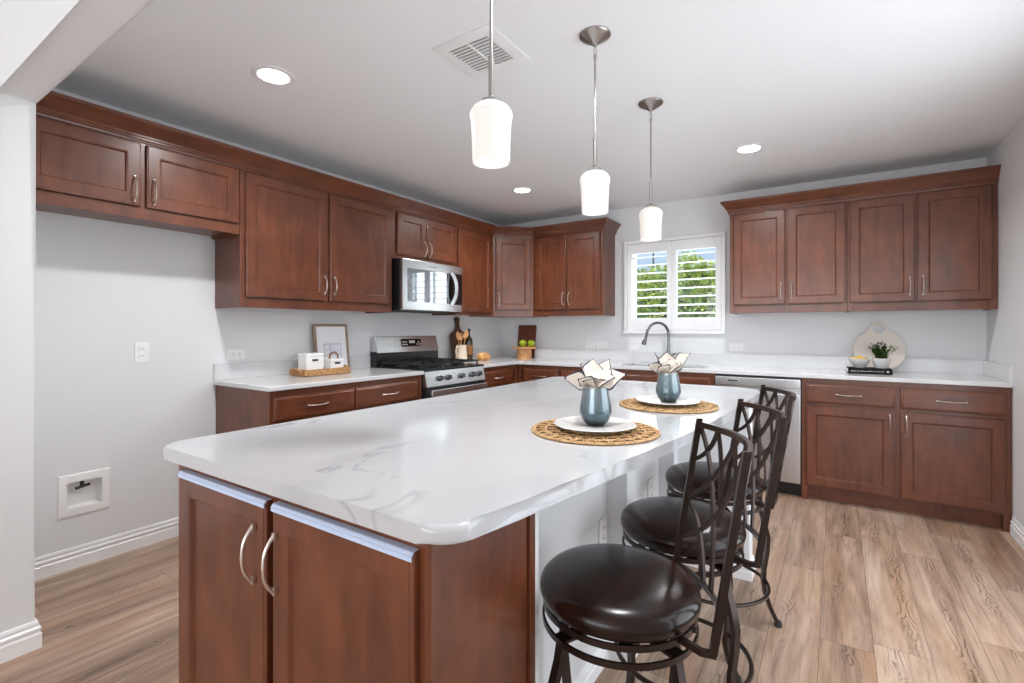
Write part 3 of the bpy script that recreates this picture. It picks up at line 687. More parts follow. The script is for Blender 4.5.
# ------------------------------------------------------------------ bar stools
def bez(p0, p1, p2, n=12):
    return [Vector(p0)*(1-t)**2+Vector(p1)*2*t*(1-t)+Vector(p2)*t*t for t in [i/n for i in range(n+1)]]
def make_stool(label):
    t = thing('bar_stool', label, 'stool', (0, 0, 0), 0, 'leather bar stools along the island')
    bm = bmesh.new(); zs = .61
    lathe(bm, [(0, .571), (.178, .571), (.189, .578), (.194, .592), (.1945, .603), (.191, .615), (.180, .627), (.16, .636), (.12, .643), (.06, .647), (0, .648)], 56)
    obj('seat_cushion', bm, 'leather', t)
    bm = bmesh.new(); lathe(bm, [(.182, .5560), (.187, .5560), (.187, .5705), (.182, .5705)], 48, closed=True); 
    box(bm, -.182, .182, -.015, .015, .5565, .566); box(bm, -.015, .015, -.182, .182, .5565, .566)
    ap = obj('seat_apron', bm, 'bronze', t)
    bm = bmesh.new()
    for a_ in (.55, .85, -.55, -.85): 
        lathe(bm, [(0, -.005), (.006, -.005), (.006, .003), (0, .005)], 10, (.187*math.cos(a_), .187*math.sin(a_), .563))
    obj('bolt', bm, 'blackm', ap)
    bm = bmesh.new(); lathe(bm, [(.05, .533), (.06, .533), (.06, .5565), (.05, .5565)], 24, closed=True); obj('swivel_plate', bm, 'blackm', t)
    bm = bmesh.new(); lathe(bm, [(.183, .519), (.189, .519), (.189, .533), (.183, .533)], 48, closed=True)
    box(bm, -.184, .184, -.018, .018, .526, .533); box(bm, -.018, .018, -.184, .184, .526, .533)
    obj('base_ring', bm, 'bronze', t)
    # legs
    for k in range(4):
        A = k*PI/2; ca, sa = math.cos(A), math.sin(A)
        prof = [(.178, .522), (.186, .48), (.206, .42), (.218, .37), (.214, .31), (.203, .24), (.200, .19), (.206, .14), (.225, .08), (.252, .02), (.258, .008)]
        bm = bmesh.new(); pts = [(r*ca, r*sa, z) for r, z in prof]
        rings = []
        for i, (r, z) in enumerate(prof):
            a0, b0 = prof[max(0, i-1)], prof[min(len(prof)-1, i+1)]
            dr_, dz_ = b0[0]-a0[0], b0[1]-a0[1]; l_ = math.hypot(dr_, dz_); nr_, nz_ = -dz_/l_, dr_/l_
            q = []
            for s, h in ((-1, -1), (1, -1), (1, 1), (-1, 1)):
                rr = r+nr_*.0075*h; zz = z+nz_*.0075*h
                q.append((rr*ca-sa*.011*s, rr*sa+ca*.011*s, zz))
            rings.append(q)
        loops(bm, rings); lg = obj('leg', bm, 'bronze', t)
        bm = bmesh.new(); lathe(bm, [(0, 0), (.015, 0), (.016, .012), (.012, .022), (0, .022)], 14, (.259*ca, .259*sa, 0)); obj('foot_cap', bm, 'blackm', lg)
    bm = bmesh.new(); torus(bm, .209, .0075, .185, 56, 8); obj('foot_rail', bm, 'bronze', t)
    # back: local +x is away from the seat
    w_, z0, z1, d0, d1, bow = .188, .566, .990, .175, .243, .056
    def S(s, q):      # s in -1..1 across, q in 0..1 up
        d = d0+(d1-d0)*q+bow*(1-s*s)
        return Vector((d, s*w_, z0+(z1-z0)*q))
    for s in (-1, 1):
        bm = bmesh.new(); ps = [S(s, q/8) for q in range(9)]
        rings = []
        for p in ps: rings.append([(p.x-.008, p.y-.0055, p.z), (p.x+.008, p.y-.0055, p.z), (p.x+.008, p.y+.0055, p.z), (p.x-.008, p.y+.0055, p.z)])
        loops(bm, rings)
        e = Vector((.135, s*.125, .566)); p = ps[0]; tube(bm, [(p.x+.008, p.y, .5665), (e.x+.02, p.y-s*.008, .5655), (.123, s*.142, .564)], 0, flat=(.011, .014))
        obj('back_post', bm, 'bronze', t)
    def bar(name, pts, wd=.014, th=.009):
        bm = bmesh.new(); tube(bm, pts, 0, flat=(th, wd)); return bm
    top = [S(-1+2*i/20, .962) for i in range(21)]
    obj('top_rail', bar('', top, .016, .011), 'bronze', t)
    bm = bmesh.new()
    def lat(a0, c0, b0, n=14, off=0.0):
        """lattice arc in (s,q) space"""
        P = []
        for i in range(n+1):
            u = i/n; s = a0[0]*(1-u)**2+c0[0]*2*u*(1-u)+b0[0]*u*u; q = a0[1]*(1-u)**2+c0[1]*2*u*(1-u)+b0[1]*u*u
            v = S(s, q); v.x += off; P.append(v)
        tube(bm, P, 0, flat=(.008, .011))
    for sg in (1, -1):
        o_ = .0015*sg
        lat((.985*sg, .955), (.55*sg, .70), (.20*sg, .03), off=o_)
        lat((.66*sg, .96), (.40*sg, .75), (.30*sg, .40), off=o_)
        lat((.64*sg, .96), (.70*sg, .80), (.985*sg, .73), off=o_)
        lat((.15*sg, .96), (.50*sg, .66), (.985*sg, .47), off=o_)
        lat((-.20*sg, .96), (.25*sg, .40), (.985*sg, .21), off=o_)
        lat((.985*sg, .46), (.68*sg, .38), (.42*sg, .03), off=o_)
    tube(bm, [S(-1+2*i/16, .03) for i in range(17)], 0, flat=(.010, .014))
    obj('lattice', bm, 'bronze', t)
    return t
STOOLS = [(2.849, -3.606, .464, 66, 'bar stool nearest the camera, brown leather seat in front of the wooden island end'),
          (2.877, -3.122, .44, 58, 'middle bar stool of the three, between the nearest and the far stool'),
          (2.868, -2.567, .359, 26, 'far bar stool of the three, nearest the dishwasher')]
first = make_stool(STOOLS[0][4])
for i, (x, y, th, ph, lb) in enumerate(STOOLS):
    r = first if i == 0 else dup(first, (0, 0, 0), 0, lb)
    r.location = (x, y, 0)
    for c in r.children:
        b = c.name.split('.')[0]
        c.rotation_euler.z = math.radians(ph) if b in ('leg', 'foot_rail', 'base_ring') else th

# ------------------------------------------------------------------ ceiling fixtures
def make_pendant(label):
    t = thing('pendant_light', label, 'pendant light', (0, 0, H), 0, 'pendant lights over the island')
    bm = bmesh.new(); lathe(bm, [(0, 0), (.064, 0), (.065, -.006), (.060, -.012), (.030, -.030), (.012, -.042), (.008, -.048), (0, -.048)], 32); obj('canopy', bm, 'pnickel', t)
    bm = bmesh.new()
    P = [(.0*k, .012*math.sin(2*PI*k/16), -.066+.022*math.cos(2*PI*k/16)) for k in range(16)]; tube(bm, P, .0022, 6, closed=True); obj('loop', bm, 'pnickel', t)
    bm = bmesh.new(); tube(bm, [(0, 0, -.086), (0, 0, -.10), (0, 0, -.105), (0, 0, -.43), (0, 0, -.432), (0, 0, -.55)], [.007, .007, .005, .005, .008, .008], 10); obj('rod', bm, 'pnickel', t)
    bm = bmesh.new(); lathe(bm, [(.008, -.545), (.016, -.552), (.030, -.560), (.030, -.566), (.0, -.566)], 20); obj('cap', bm, 'pnickel', t)
    bm = bmesh.new(); zt = -.566
    out = [(.020, zt), (.038, zt-.006), (.052, zt-.015), (.0605, zt-.029), (.0625, zt-.039), (.0605, zt-.049), (.0585, zt-.060), (.056, zt-.11), (.0545, zt-.168), (.054, zt-.174)]
    lathe(bm, out+[(r-.004, z) for r, z in out[::-1]], 40, closed=True); obj('shade', bm, 'shade', t)
    bm = bmesh.new(); lathe(bm, [(0, -.57), (.014, -.575), (.014, -.60), (.030, -.64), (.034, -.665), (.026, -.690), (0, -.70)], 20); obj('bulb', bm, 'bulb', t)
    return t
pl = [(-3.62, 'nearest pendant light over the island, its canopy cut off by the top of the photo'), (-2.887, 'middle pendant light of the three over the island'), (-2.154, 'farthest pendant light over the island, in front of the window')]
p0 = make_pendant(pl[0][1])
for i, (y, lb) in enumerate(pl):
    r = p0 if i == 0 else dup(p0, (0, 0, H), 0, lb)
    r.location = (2.468, y, H)
def make_can(label):
    t = thing('recessed_downlight', label, 'ceiling light', (0, 0, H), 0, 'recessed ceiling downlights')
    bm = bmesh.new(); lathe(bm, [(.068, -.0002), (.098, -.0002), (.098, -.003), (.090, -.006), (.072, -.006), (.068, -.002)], 40, closed=True); obj('trim_ring', bm, 'trim', t)
    bm = bmesh.new(); lathe(bm, [(0, -.0003), (.069, -.0003), (.069, -.003), (0, -.0045)], 40); obj('lens', bm, 'can', t)
    return t
cl = ['recessed ceiling downlight above the large left wall cabinet', 'recessed ceiling downlight in front of the corner cabinets, beyond the ceiling vent', 'recessed ceiling downlight above the counter near the right wall cabinets']
c0 = make_can(cl[0])
for i, (x, y) in enumerate(CAN_POS):
    if i < 3:
        r = c0 if i == 0 else dup(c0, (0, 0, H), 0, cl[i])
        r.location = (x, y, H)
    light('downlight_beam', 'AREA', (x, y, H-.012), (0, 0, 0), 14, (.96, .98, 1), shape='DISK', size=.13, spread=math.radians(150))
# vent
t = thing('ceiling_vent', 'square white ceiling air vent with slanted louvers', 'vent', (1.992, -3.032, H))
bm = bmesh.new(); o_, i_ = .158, .105
def sq(h, z): return [(-h, -h, z), (h, -h, z), (h, h, z), (-h, h, z)]
loops(bm, [sq(o_, -.0003), sq(o_, -.003), sq(o_-.012, -.008), sq(i_, -.008), sq(i_, -.0006)], False, False); obj('frame', bm, 'trim', t)
obj('duct', B(-i_, i_, -i_, i_, -.002, -.0004), 'ventgrey', t)
bm = bmesh.new()
for k in range(10):
    y = -i_+.010+k*.0208
    for (a, b) in ((-i_, -.004), (.004, i_)):
        loops(bm, [[(x, y-.003, -.0095), (x, y+.014, -.0050), (x, y+.014, -.0035), (x, y-.003, -.008)] for x in (a, b)])
box(bm, -.004, .004, -i_, i_, -.010, -.003)
obj('louvers', bm, 'white', t)

# ------------------------------------------------------------------ wall fittings
def outlet(label, loc, rz, horizontal, gangs=1, decora=False):
    """plate on a wall, local front is -y, loc on the wall surface"""
    t = thing('wall_outlet', label, 'outlet', loc, rz, 'white wall outlets')
    a, b = (.058, .035+.023*(gangs-1)) if horizontal else (.035+.023*(gangs-1), .058)
    bm = bmesh.new(); box(bm, -a, a, -.006, -.0004, -b, b, .003); obj('plate', bm, 'white', t)
    bm = bmesh.new(); bs = bmesh.new()
    for s in (-1, 1):
        cx, cz = (s*.020, 0) if horizontal else (0, s*.020)
        box(bm, cx-.0155, cx+.0155, -.0078, -.005, cz-.0145, cz+.0145, .003)
        for q in (-1, 1):
            dx, dz = (.006*q, .003) if not horizontal else (.003, .006*q)
            box(bs, cx+dx-.0012, cx+dx+.0012, -.0084, -.0075, cz+dz-.004, cz+dz+.004)
    f = obj('receptacle', bm, 'white', t); obj('slots', bs, 'slot', f)
    return t
outlet('white upright outlet on the left wall of the fridge alcove', (0, -3.614, 1.105), RL, False)
outlet('white sideways outlet on the left wall just above the backsplash end', (0, -3.09, 1.071), RL, True)
outlet('left of two white outlets beside the fruit stand, left of the sink', (1.135, 0, 1.070), 0, True)
outlet('right of two white outlets side by side left of the sink', (1.265, 0, 1.070), 0, True)
outlet('white outlet under the wall cabinet right of the window', (2.556, 0, 1.074), 0, True)
outlet('white outlet low on the island wall behind the nearest stool', (KX, -3.075, .485), RL, False)
outlet('white outlet low on the island wall behind the middle stool', (KX, -2.52, .485), RL, False)
# recessed water box of the fridge alcove
t = thing('water_outlet_box', 'white recessed water supply box low on the alcove wall', 'water box', (0, -3.868, .378), RL)
bm = bmesh.new()
def rq(hx, hz, y): return [(-hx, y, -hz), (hx, y, -hz), (hx, y, hz), (-hx, y, hz)]
loops(bm, [rq(.107, .110, -.0004), rq(.107, .110, -.004), rq(.098, .101, -.010), rq(.0715, .0675, -.010), rq(.0705, .0665, .060)], False, True)
obj('surround', bm, 'white', t)
bm = bmesh.new(); tube(bm, [(-.005, .020, .066), (-.005, .018, .035)], .009, 10); tube(bm, [(-.034, .012, .028), (.026, .012, .038)], .0075, 10); obj('valve', bm, 'blackm', t)

# ------------------------------------------------------------------ place settings on the island
def placemat(label, x, y):
    t = thing('placemat', label, 'placemat', (x, y, TOP), 0, 'round seagrass placemats')
    bm = bmesh.new(); lathe(bm, [(0, .0004), (.192, .0004), (.192, .003), (0, .003)], 56); obj('backing', bm, 'matd', t)
    bm = bmesh.new()
    for R in (.196, .189, .155, .118, .075): torus(bm, R, .0036, .0050, 64, 6)
    for R0, R1, n in ((.079, .115, 30), (.121, .152, 44), (.158, .186, 60)):
        for k in range(n):
            A = 2*PI*k/n; Bq = A+(.5 if k % 2 else -.5)*2*PI/n*.9
            tube(bm, [(R0*math.cos(A), R0*math.sin(A), .0045), ((R0+R1)/2*math.cos((A+Bq)/2), (R0+R1)/2*math.sin((A+Bq)/2), .006), (R1*math.cos(Bq), R1*math.sin(Bq), .0045)], .0026, 5)
    lathe(bm, [(0, .006), (.07, .006), (.072, .003), (0, .003)], 40)
    obj('weave', bm, 'mat', t); return t
def plate(label, x, y):
    bm = bmesh.new(); lathe(bm, [(0, .001), (.075, .0), (.085, .003), (.124, .012), (.129, .015), (.127, .017), (.085, .0085), (.078, .006), (0, .006)], 56)
    o = obj('plate', bm, 'ceramic'); o.location = (x, y, TOP+.0093); return tag(o, label, 'plate', 'white dinner plates')
def tumbler(label, x, y):
    z = TOP+.0093+.0062
    bm = bmesh.new()
    prof = [(0, 0), (.030, 0), (.034, .003), (.047, .020), (.0545, .036), (.055, .044), (.052, .065), (.0465, .09), (.0425, .115), (.0425, .118), (.0405, .118), (.044, .09), (.0495, .06), (.052, .042), (.044, .024), (.030, .012), (0, .012)]
    prof = [(r*.94, z*1.03) for r, z in prof]
    lathe(bm, prof, 28)
    o = obj('glass_tumbler', bm, 'vase', angle=40); o.location = (x, y, z); return tag(o, label, 'glass', 'smoky blue glasses')
def v_edge(i, n): return i == 0 or i == n-2
def napkin(label, x, y, petals, seed):
    z = TOP+.0093+.0062; rnd = random.Random(seed)
    bm = bmesh.new()
    # gathered stem inside the glass
    R = []
    for i, zz in enumerate((.045, .075, .10, .122)):
        ring = []
        for k in range(20):
            A = k*2*PI/20; r = (.022+.004*i)*(1+.16*math.sin(5*A+i)); ring.append((r*math.cos(A), r*math.sin(A), zz))
        R.append(ring)
    loops(bm, R)
    us = [-1, -.87, -.6, -.3, 0, .3, .6, .87, 1]; vs_ = [0, .12, .25, .38, .5, .6, .7, .8, .9, .96, 1]
    for (az, tw, out, rise, wd, droop) in petals:
        G = []; ca, sa = math.cos(az), math.sin(az)
        for v in vs_:
            row = []
            wd_ = wd*1.3; hw = wd_*(.28+.68*(v/.55)) if v < .55 else wd_*max(.03, 1-((v-.55)/.45))
            rr = .012+out*1.25*v**1.4; zz = .125+rise*v-droop*v*v
            for u in us:
                s = u*hw; fold = .012*math.sin(v*PI)*(1-abs(u))*(1 if rise > .05 else -1)
                r2 = rr+fold; z2 = zz+s*math.sin(tw)*min(1, v*2.2)+.002*math.sin(7*v+5*u+az); s *= math.cos(tw*min(1, v*2.2))
                row.append(bm.verts.new((r2*ca-s*sa, r2*sa+s*ca, z2)))
            G.append(row)
        for j in range(len(vs_)-1):
            for i in range(len(us)-1):
                f_ = bm.faces.new((G[j][i], G[j][i+1], G[j+1][i+1], G[j+1][i]))
                f_.material_index = 1 if (v_edge(i, len(us)) and vs_[j] >= .25) or j == len(vs_)-2 else 0
    o = obj('napkin', bm, ['linen', 'navy'], angle=60); o.location = (x, y, z)
    md = o.modifiers.new('cloth', 'SOLIDIFY'); md.thickness = .0022; md.offset = 0
    return tag(o, label, 'napkin', 'ivory napkins with navy edging')
S1, S2 = (2.665, -3.335), (2.712, -2.695)
placemat('round woven seagrass placemat nearer the camera on the island', *S1)
placemat('round woven seagrass placemat farther along the island, toward the sink', *S2)
plate('white plate on the nearer placemat', *S1); plate('white plate on the farther placemat', *S2)
V1, V2 = (2.66, -3.315), (2.712, -2.685)
tumbler('smoky blue glass on the nearer plate', *V1); tumbler('smoky blue glass on the farther plate', *V2)
VW = math.radians(24)     # plan direction along the island front of the settings; VW-PI/2 faces the room
napkin('ivory navy-edged napkin drooping left out of the nearer glass', *V1,
       [(VW+PI, 1.25, .070, .036, .030, .012), (VW+PI*.7, .75, .050, .066, .036, .0), (VW+PI*.55, .3, .026, .088, .036, .004), (VW+PI*.25, .35, .040, .086, .034, .002),
        (VW, 1.1, .068, .046, .030, .006), (VW-.55, .4, .045, .042, .036, .012), (VW-PI/2, 0, .026, .040, .036, .012), (VW-PI*.8, .5, .045, .036, .032, .012)], 1)
napkin('ivory navy-edged napkin standing up out of the farther glass', *V2,
       [(VW+PI, 1.0, .058, .034, .026, .006), (VW+PI*.8, .5, .042, .086, .022, .006), (VW+PI*.5, .1, .012, .088, .036, .004), (VW, .9, .062, .082, .036, .0),
        (VW-PI/2, 0, .020, .066, .030, .010), (VW-.7, .5, .040, .046, .034, .010), (VW-PI*.75, .5, .042, .036, .032, .012)], 2)

# ------------------------------------------------------------------ counter, left of the stove
t = thing('wicker_tray', 'oblong wicker tray with end handles on the counter left of the stove', 'tray', (.205, -2.595, CT1), RL+.02)
bm = bmesh.new()
def rr(hx, hy, r, z, n=5):
    out = []
    for cx, cy, a0 in ((hx-r, hy-r, 0), (-hx+r, hy-r, PI/2), (-hx+r, -hy+r, PI), (hx-r, -hy+r, 1.5*PI)):
        for k in range(n): out.append((cx+r*math.cos(a0+PI/2*k/(n-1)), cy+r*math.sin(a0+PI/2*k/(n-1)), z))
    return out
loops(bm, [rr(.178, .095, .03, 0), rr(.186, .103, .03, .008), rr(.188, .105, .03, .043), rr(.181, .098, .028, .046), rr(.173, .090, .026, .043), rr(.171, .088, .026, .009)])
obj('basket', bm, 'wicker', t)
bm = bmesh.new()
for k in range(5):
    ring = rr(.189, .106, .03, .008+k*.009); tube(bm, ring, .0042, 6, closed=True)
obj('weave', bm, 'wicker', t)
for s in (-1, 1):
    bm = bmesh.new(); tube(bm, [(s*.186, -.055, .02), (s*.201, -.05, .04), (s*.204, -.02, .05), (s*.204, .02, .05), (s*.201, .05, .04), (s*.186, .055, .02)], .007, 8); obj('handle', bm, 'wicker', t)
TZ = CT1+.0095
def canister(name, label, x, y, hx, hy, h, rz, strap):
    t = thing(name, label, 'container', (x, y, TZ), rz, 'white lidded boxes on the tray')
    bm = bmesh.new(); box(bm, -hx, hx, -hy, hy, 0, h-.022, .004); obj('body', bm, 'white', t)
    bm = bmesh.new(); box(bm, -hx-.002, hx+.002, -hy-.002, hy+.002, h-.021, h, .004); obj('lid', bm, 'white', t)
    bm = bmesh.new(); box(bm, -.022, .022, -hy-.0035, -hy-.001, h*.62, h*.62+.014, .001); obj('label_plate', bm, 'slot', t)
    if strap:
        bm = bmesh.new(); tube(bm, [(-.035, 0, h), (-.03, 0, h+.03), (-.012, 0, h+.045), (.012, 0, h+.045), (.03, 0, h+.03), (.035, 0, h)], 0, flat=(.004, .014)); obj('handle_strap', bm, 'strap', t)
    return t
canister('storage_box', 'taller white box with dark label on the wicker tray', .185, -2.660, .066, .055, .145, RL-.08, False)
canister('storage_box', 'smaller white box with strap handle on the wicker tray', .205, -2.485, .052, .048, .098, RL-.08, True)
t = thing('picture_frame', 'wood framed sketch leaning on the wall behind the white boxes', 'picture', (.080, -2.395, CT1), RL)
bm = bmesh.new(); hx, h = .150, .365
for a_, b_, c_, e_ in ((-hx, hx, 0, .018), (-hx, hx, h-.018, h), (-hx, -hx+.018, .018, h-.018), (hx-.018, hx, .018, h-.018)): box(bm, a_, b_, -.012, .012, c_, e_, .002)
TL = Matrix.Rotation(math.radians(-7), 4, 'X')
def lean(bm): bmesh.ops.transform(bm, matrix=TL, verts=bm.verts); return bm
obj('frame', lean(bm), 'greywood', t)
obj('print', lean(B(-hx+.016, hx-.016, -.004, .004, .016, h-.016)), 'paper', t)
bm = bmesh.new()
for (a_, b_, c_, e_) in ((-.075, .085, .205, .215), (-.075, .085, .125, .132), (-.075, -.068, .09, .21), (.075, .082, .06, .21), (-.02, -.014, .13, .205), (-.06, .07, .16, .164)): box(bm, a_, b_, -.0052, -.0035, c_, e_)
for k in range(5): tube(bm, [(-.06+k*.025, -.0045, .20), (-.035+k*.025, -.0045, .135)], .0022, 5)
obj('sketch', lean(bm), 'ink', t)

# ------------------------------------------------------------------ counter, right of the stove
t = thing('paddle_board', 'dark wooden paddle cutting board leaning on the wall right of the stove', 'cutting board', (.075, -.86, CT1), RL)
bm = bmesh.new(); out = []
half = [(.112, 0), (.118, .02), (.118, .255), (.110, .280), (.085, .297), (.050, .310), (.030, .330), (.022, .365), (.022, .395), (.034, .410), (.036, .430), (.024, .447), (0, .450)]
poly = [(x, z) for x, z in half]+[(-x, z) for x, z in half[-2::-1]]
loops(bm, [[(x, y, z) for x, z in poly] for y in (-.009, .009)]); lean(bm)
obj('board', bm, 'paddle', t)
bm = bmesh.new(); lathe(bm, [(0, 0), (.007, 0), (.007, .004), (0, .004)], 12); bmesh.ops.transform(bm, matrix=Matrix.Translation((0, -.0088, .425)) @ Matrix.Rotation(PI/2, 4, 'X'), verts=bm.verts)
obj('hang_hole', lean(bm), 'slot', t)
t = thing('pitcher', 'cream stoneware pitcher holding wooden utensils beside the stove', 'pitcher', (.20, -1.000, CT1), -PI/2)
bm = bmesh.new(); lathe(bm, [(0, 0), (.056, 0), (.060, .006), (.057, .06), (.051, .11), (.051, .150), (.055, .165), (.052, .166), (.047, .150), (.047, .11), (.052, .03), (0, .015)], 32); obj('body', bm, 'cream', t)
bm = bmesh.new(); tube(bm, [(.050, 0, .142), (.074, 0, .146), (.087, 0, .122), (.085, 0, .085), (.072, 0, .058), (.055, 0, .050)], .007, 10); obj('handle', bm, 'cream', t)
def spoon(label, x, y, dx, dy, L, kind):
    bm = bmesh.new(); z0 = CT1+.022
    d_ = Vector((dx, dy, 1)).normalized(); p = Vector((0, 0, 0))
    tube(bm, [p, d_*(L*.75)], [.0055, .0045], 8)
    e = Vector((.55, .83, 0)); R = []
    for k in range(7):
        v = k/6; c = d_*(L*.72+L*.28*v); hw = (.006 if kind else .005)+(.021 if kind else .017)*math.sin(PI*min(1, .12+v*.88))**.7
        R.append([c+e*hw*math.cos(a)+d_.cross(e)*.004*math.sin(a) for a in [i*2*PI/10 for i in range(10)]])
    loops(bm, R)
    o = obj('wooden_spoon', bm, 'oak'); o.location = (x, y, z0); tag(o, label, 'utensil', 'wooden utensils in the pitcher')
spoon('thin wooden spoon leaning left in the cream pitcher', .200, -1.000, .02, -.24, .285, 0)
spoon('broad wooden spoon leaning right in the cream pitcher', .210, -1.015, .05, .23, .30, 1)
spoon('wooden spatula leaning right between the spoons of the cream pitcher', .190, -.998, -.06, .10, .27, 1)
t = thing('oil_bottle', 'dark glass oil bottle with amber label, right of the cream pitcher', 'bottle', (.125, -.79, CT1))
bm = bmesh.new(); lathe(bm, [(0, 0), (.038, 0), (.041, .005), (.041, .185), (.036, .215), (.018, .245), (.0145, .26), (.0145, .30), (0, .30)], 28); obj('body', bm, 'bottle', t)
bm = bmesh.new(); lathe(bm, [(.0415, .06), (.0418, .06), (.0418, .16), (.0415, .16)], 28, closed=True); obj('label', bm, 'label', t)
bm = bmesh.new(); lathe(bm, [(0, .30), (.017, .30), (.017, .326), (0, .328)], 18); obj('cap', bm, 'blackm', t)
bm = bmesh.new()
R = []
for k in range(13):
    v = -1+2*k/12; r = .052*(max(0, 1-abs(v)**2.4))**.5+.004
    R.append([(.080*v, r*.95*math.cos(a), max(0, .036+.8*r*math.sin(a)*(1+.04*math.sin(k*2.4)))) for a in [i*2*PI/16 for i in range(16)]])
loops(bm, R); o = obj('bread_loaf', bm, 'bread', angle=80); o.location = (.245, -.700, CT1); o.rotation_euler.z = 1.2
tag(o, 'small golden bread loaf on the counter right of the dark bottle', 'bread')
t = thing('cake_stand', 'round wooden pedestal stand in the corner carrying green apples', 'cake stand', (.455, -.235, CT1))
bm = bmesh.new(); lathe(bm, [(0, 0), (.080, 0), (.082, .004), (.080, .112), (0, .112)], 32); obj('pedestal', bm, 'oak', t)
bm = bmesh.new(); lathe(bm, [(0, .112), (.136, .112), (.141, .117), (.141, .127), (.136, .131), (0, .131)], 48); obj('top', bm, 'oak', t)
def apple(label, x, y):
    t = thing('apple', label, 'apple', (x, y, CT1+.1314), random.random()*6, 'green apples')
    bm = bmesh.new(); lathe(bm, [(0, .004), (.012, .0), (.026, .008), (.038, .03), (.040, .045), (.034, .062), (.020, .072), (.008, .070), (0, .064)], 24); obj('fruit', bm, 'apple', t)
    bm = bmesh.new(); tube(bm, [(0, 0, .062), (.002, 0, .075), (.006, 0, .086)], .0016, 6); obj('stem', bm, 'paddle', t)
apple('left green apple on the wooden stand', .470, -.285); apple('right green apple on the wooden stand', .545, -.235)

t = thing('serving_board', 'upright dark red-brown board leaning on the wall behind the apples', 'cutting board', (.365, -.066, CT1))
obj('board', lean(B(-.115, .115, -.010, .010, 0, .37, .004)), 'acacia', t)

# ------------------------------------------------------------------ counter, far right
t = thing('round_board', 'round pale board with a ring handle leaning on the backsplash right', 'serving board', (3.578, -.062, CT1))
bm = bmesh.new(); R0, zc, rh, zh = .163, .163, .058, .330
half = [(R0*math.sin(a), zc-R0*math.cos(a)) for a in [math.radians(k*6) for k in range(0, 26)]]
half += [(.062, .318), (.060, .330), (.056, .345), (.047, .363), (.034, .377), (.018, .385), (0, .388)]
outl = half+[(-x, z) for x, z in half[-2:0:-1]]
hol = [(.035*math.cos(k*2*PI/28), zh+.035*math.sin(k*2*PI/28)) for k in range(28)]
es = []
for lp in (outl, hol):
    vv = [bm.verts.new((x, -.008, z)) for x, z in lp]; es += [bm.edges.new((vv[k], vv[(k+1) % len(vv)])) for k in range(len(vv))]
bmesh.ops.triangle_fill(bm, edges=es, use_beauty=True)
ex = bmesh.ops.extrude_face_region(bm, geom=list(bm.faces))
bmesh.ops.translate(bm, vec=(0, .016, 0), verts=[g for g in ex['geom'] if isinstance(g, bmesh.types.BMVert)])
TL = Matrix.Rotation(math.radians(-6), 4, 'X'); obj('board', lean(bm), 'marble', t)
t = thing('book', 'black hardback book under the bowl and plant on the right counter', 'book', (3.50, -.325, CT1), .06)
bm = bmesh.new(); box(bm, -.130, .130, -.085, .085, 0, .003); box(bm, -.130, .130, -.085, .085, .037, .040); box(bm, -.130, .130, -.087, -.082, 0, .040, .001); obj('cover', bm, 'cloth', t)
obj('pages', B(-.127, .127, -.0815, .082, .0032, .0368), 'paper', t)
bm = bmesh.new(); rnd = random.Random(5); x = -.112
while x < .075:
    wd = rnd.choice((.004, .006, .008)); box(bm, x, x+wd*.6, -.0878, -.0868, .017, .017+rnd.choice((.005, .007))); x += wd+.003
box(bm, .098, .110, -.0878, -.0868, .016, .025); obj('spine_lettering', bm, 'paper', t)
BZ = CT1+.0402
t = thing('bowl', 'small white bowl of yellow fruit on the black book', 'bowl', (3.447, -.315, BZ))
bm = bmesh.new(); lathe(bm, [(0, 0), (.032, 0), (.034, .008), (.056, .03), (.068, .06), (.069, .068), (.065, .068), (.052, .034), (.03, .012), (0, .010)], 36); obj('body', bm, 'ceramic', t)
bm = bmesh.new()
for k, (x, y, z) in enumerate(((-.03, -.02, .062), (.025, -.025, .062), (0, .03, .062), (-.045, .02, .064), (.04, .018, .062), (0, -.002, .074))):
    lathe(bm, [(0, -.022), (.010, -.018), (.020, -.006), (.021, .004), (.012, .016), (0, .020)], 14, (x*.8, y*.8, z-.006))
o = obj('fruit', bm, 'yellow'); o.location = (3.447, -.315, BZ); o['kind'] = 'stuff'; tag(o, 'heap of small yellow fruit in the white bowl', 'fruit')
t = thing('potted_plant', 'small bushy green plant in a white pot on the black book', 'plant', (3.578, -.30, BZ))
bm = bmesh.new(); lathe(bm, [(0, 0), (.036, 0), (.040, .006), (.054, .045), (.056, .072), (.051, .072), (.048, .05), (0, .05)], 32); obj('pot', bm, 'ceramic', t)
bm = bmesh.new(); bs = bmesh.new(); rnd = random.Random(11)
def leaf(bm, p, d, L, wd, up=Vector((0, 0, 1))):
    d = d.normalized(); s = d.cross(up)
    if s.length < .1: s = d.cross(Vector((1, 0, 0)))
    s.normalize(); nrm = s.cross(d)
    a = bm.verts.new(p); b = bm.verts.new(p+d*L*.45+s*wd); c = bm.verts.new(p+d*L-nrm*L*.12); e = bm.verts.new(p+d*L*.45-s*wd); m = bm.verts.new(p+d*L*.5-nrm*wd*.35)
    for f in ((a, b, m), (b, c, m), (c, e, m), (e, a, m)): bm.faces.new(f)
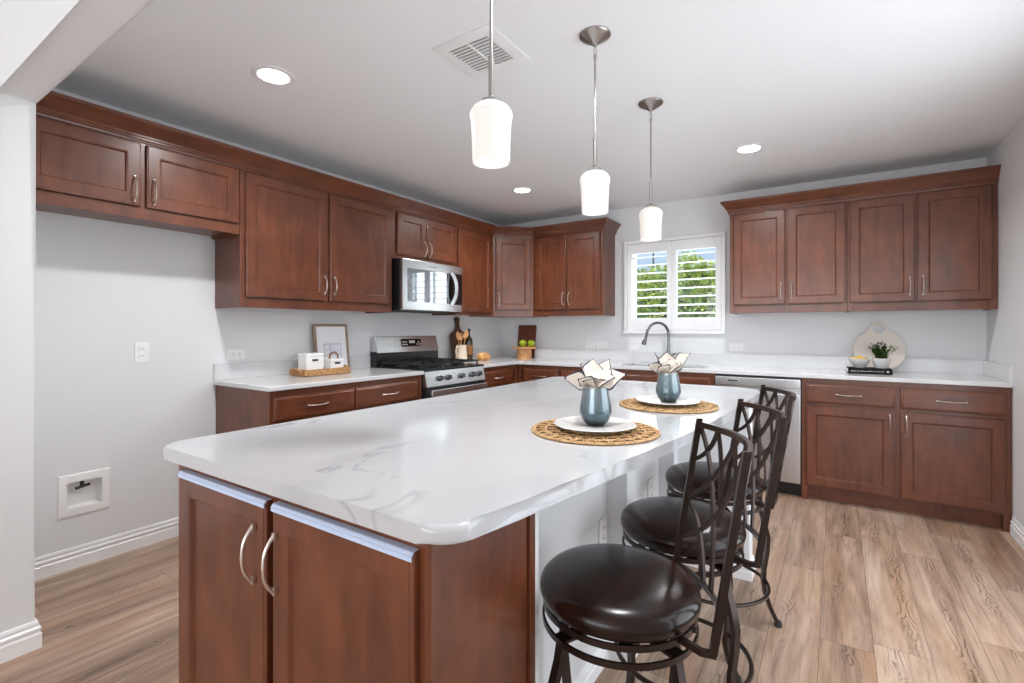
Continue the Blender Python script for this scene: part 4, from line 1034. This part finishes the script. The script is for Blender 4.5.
for k in range(34):
    A = rnd.uniform(0, 2*PI); out = rnd.uniform(.01, .095); hgt = rnd.uniform(.06, .145)*(1-.35*out/.095)
    base = Vector((.02*math.cos(A), .02*math.sin(A), .055)); tip = Vector((out*math.cos(A), out*.85*math.sin(A), .06+hgt))
    mid = (base+tip)/2+Vector((0, 0, .015)); pts = bez(base, mid, tip, 6); tube(bs, pts, .0013, 5)
    for j, p in enumerate(pts[1:], 1):
        for _ in range(3):
            dv = Vector((rnd.uniform(-1, 1), rnd.uniform(-1, 1), rnd.uniform(-.1, .9))); leaf(bm, p, dv, rnd.uniform(.016, .026), rnd.uniform(.006, .009))
obj('foliage', bm, 'leaf', t, smooth=False); obj('stems', bs, 'leaf', t)

# ------------------------------------------------------------------ outside the window
struct('exterior_ground', B(-14, 14, .16, 22, -.25, -.12), 'concrete')
tag(obj('garden_wall', B(-8, 6, 3.2, 3.4, -.12, 1.38), 'stucco'), 'low white garden wall outside below the window view', 'wall')
t = thing('garden_hedge', 'sunlit leafy green hedge outside the kitchen window', 'hedge', (.8, 4.7, -.12))
rnd = random.Random(3); bm = bmesh.new(); core = bmesh.new()
for _ in range(19000):
    x = rnd.uniform(-3.6, 3.4); top = 2.62-.10*x+.10*math.sin(1.9*x)+.10*math.sin(4.3*x+1)+.07*math.sin(9*x)
    a = rnd.uniform(0, PI); q = rnd.uniform(.86, 1.0)
    p = Vector((x, -.75*math.cos(a)*q*(1+.12*math.sin(6*x+3*a)), top*math.sin(a)**.5*q))
    if a > PI*.62: continue
    leaf(bm, p, Vector((rnd.uniform(-1, 1), -math.cos(a)+rnd.uniform(-.9, .6), math.sin(a)+rnd.uniform(-.9, .6))), rnd.uniform(.06, .11), rnd.uniform(.022, .036))
obj('foliage', bm, 'hedge', t, smooth=False)
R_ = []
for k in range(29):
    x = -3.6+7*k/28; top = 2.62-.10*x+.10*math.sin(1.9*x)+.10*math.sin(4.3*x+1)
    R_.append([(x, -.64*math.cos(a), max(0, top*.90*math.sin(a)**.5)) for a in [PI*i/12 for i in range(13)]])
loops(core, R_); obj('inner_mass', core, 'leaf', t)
bm = bmesh.new(); tube(bm, [(-.55, 7.5, -.12), (-.55, 7.5, 4.6)], .022, 10); box(bm, -.85, -.25, 7.48, 7.52, 3.60, 3.64)
tag(obj('utility_pole', bm, 'pole'), 'grey pole outside against the sky in the left window panel', 'pole')
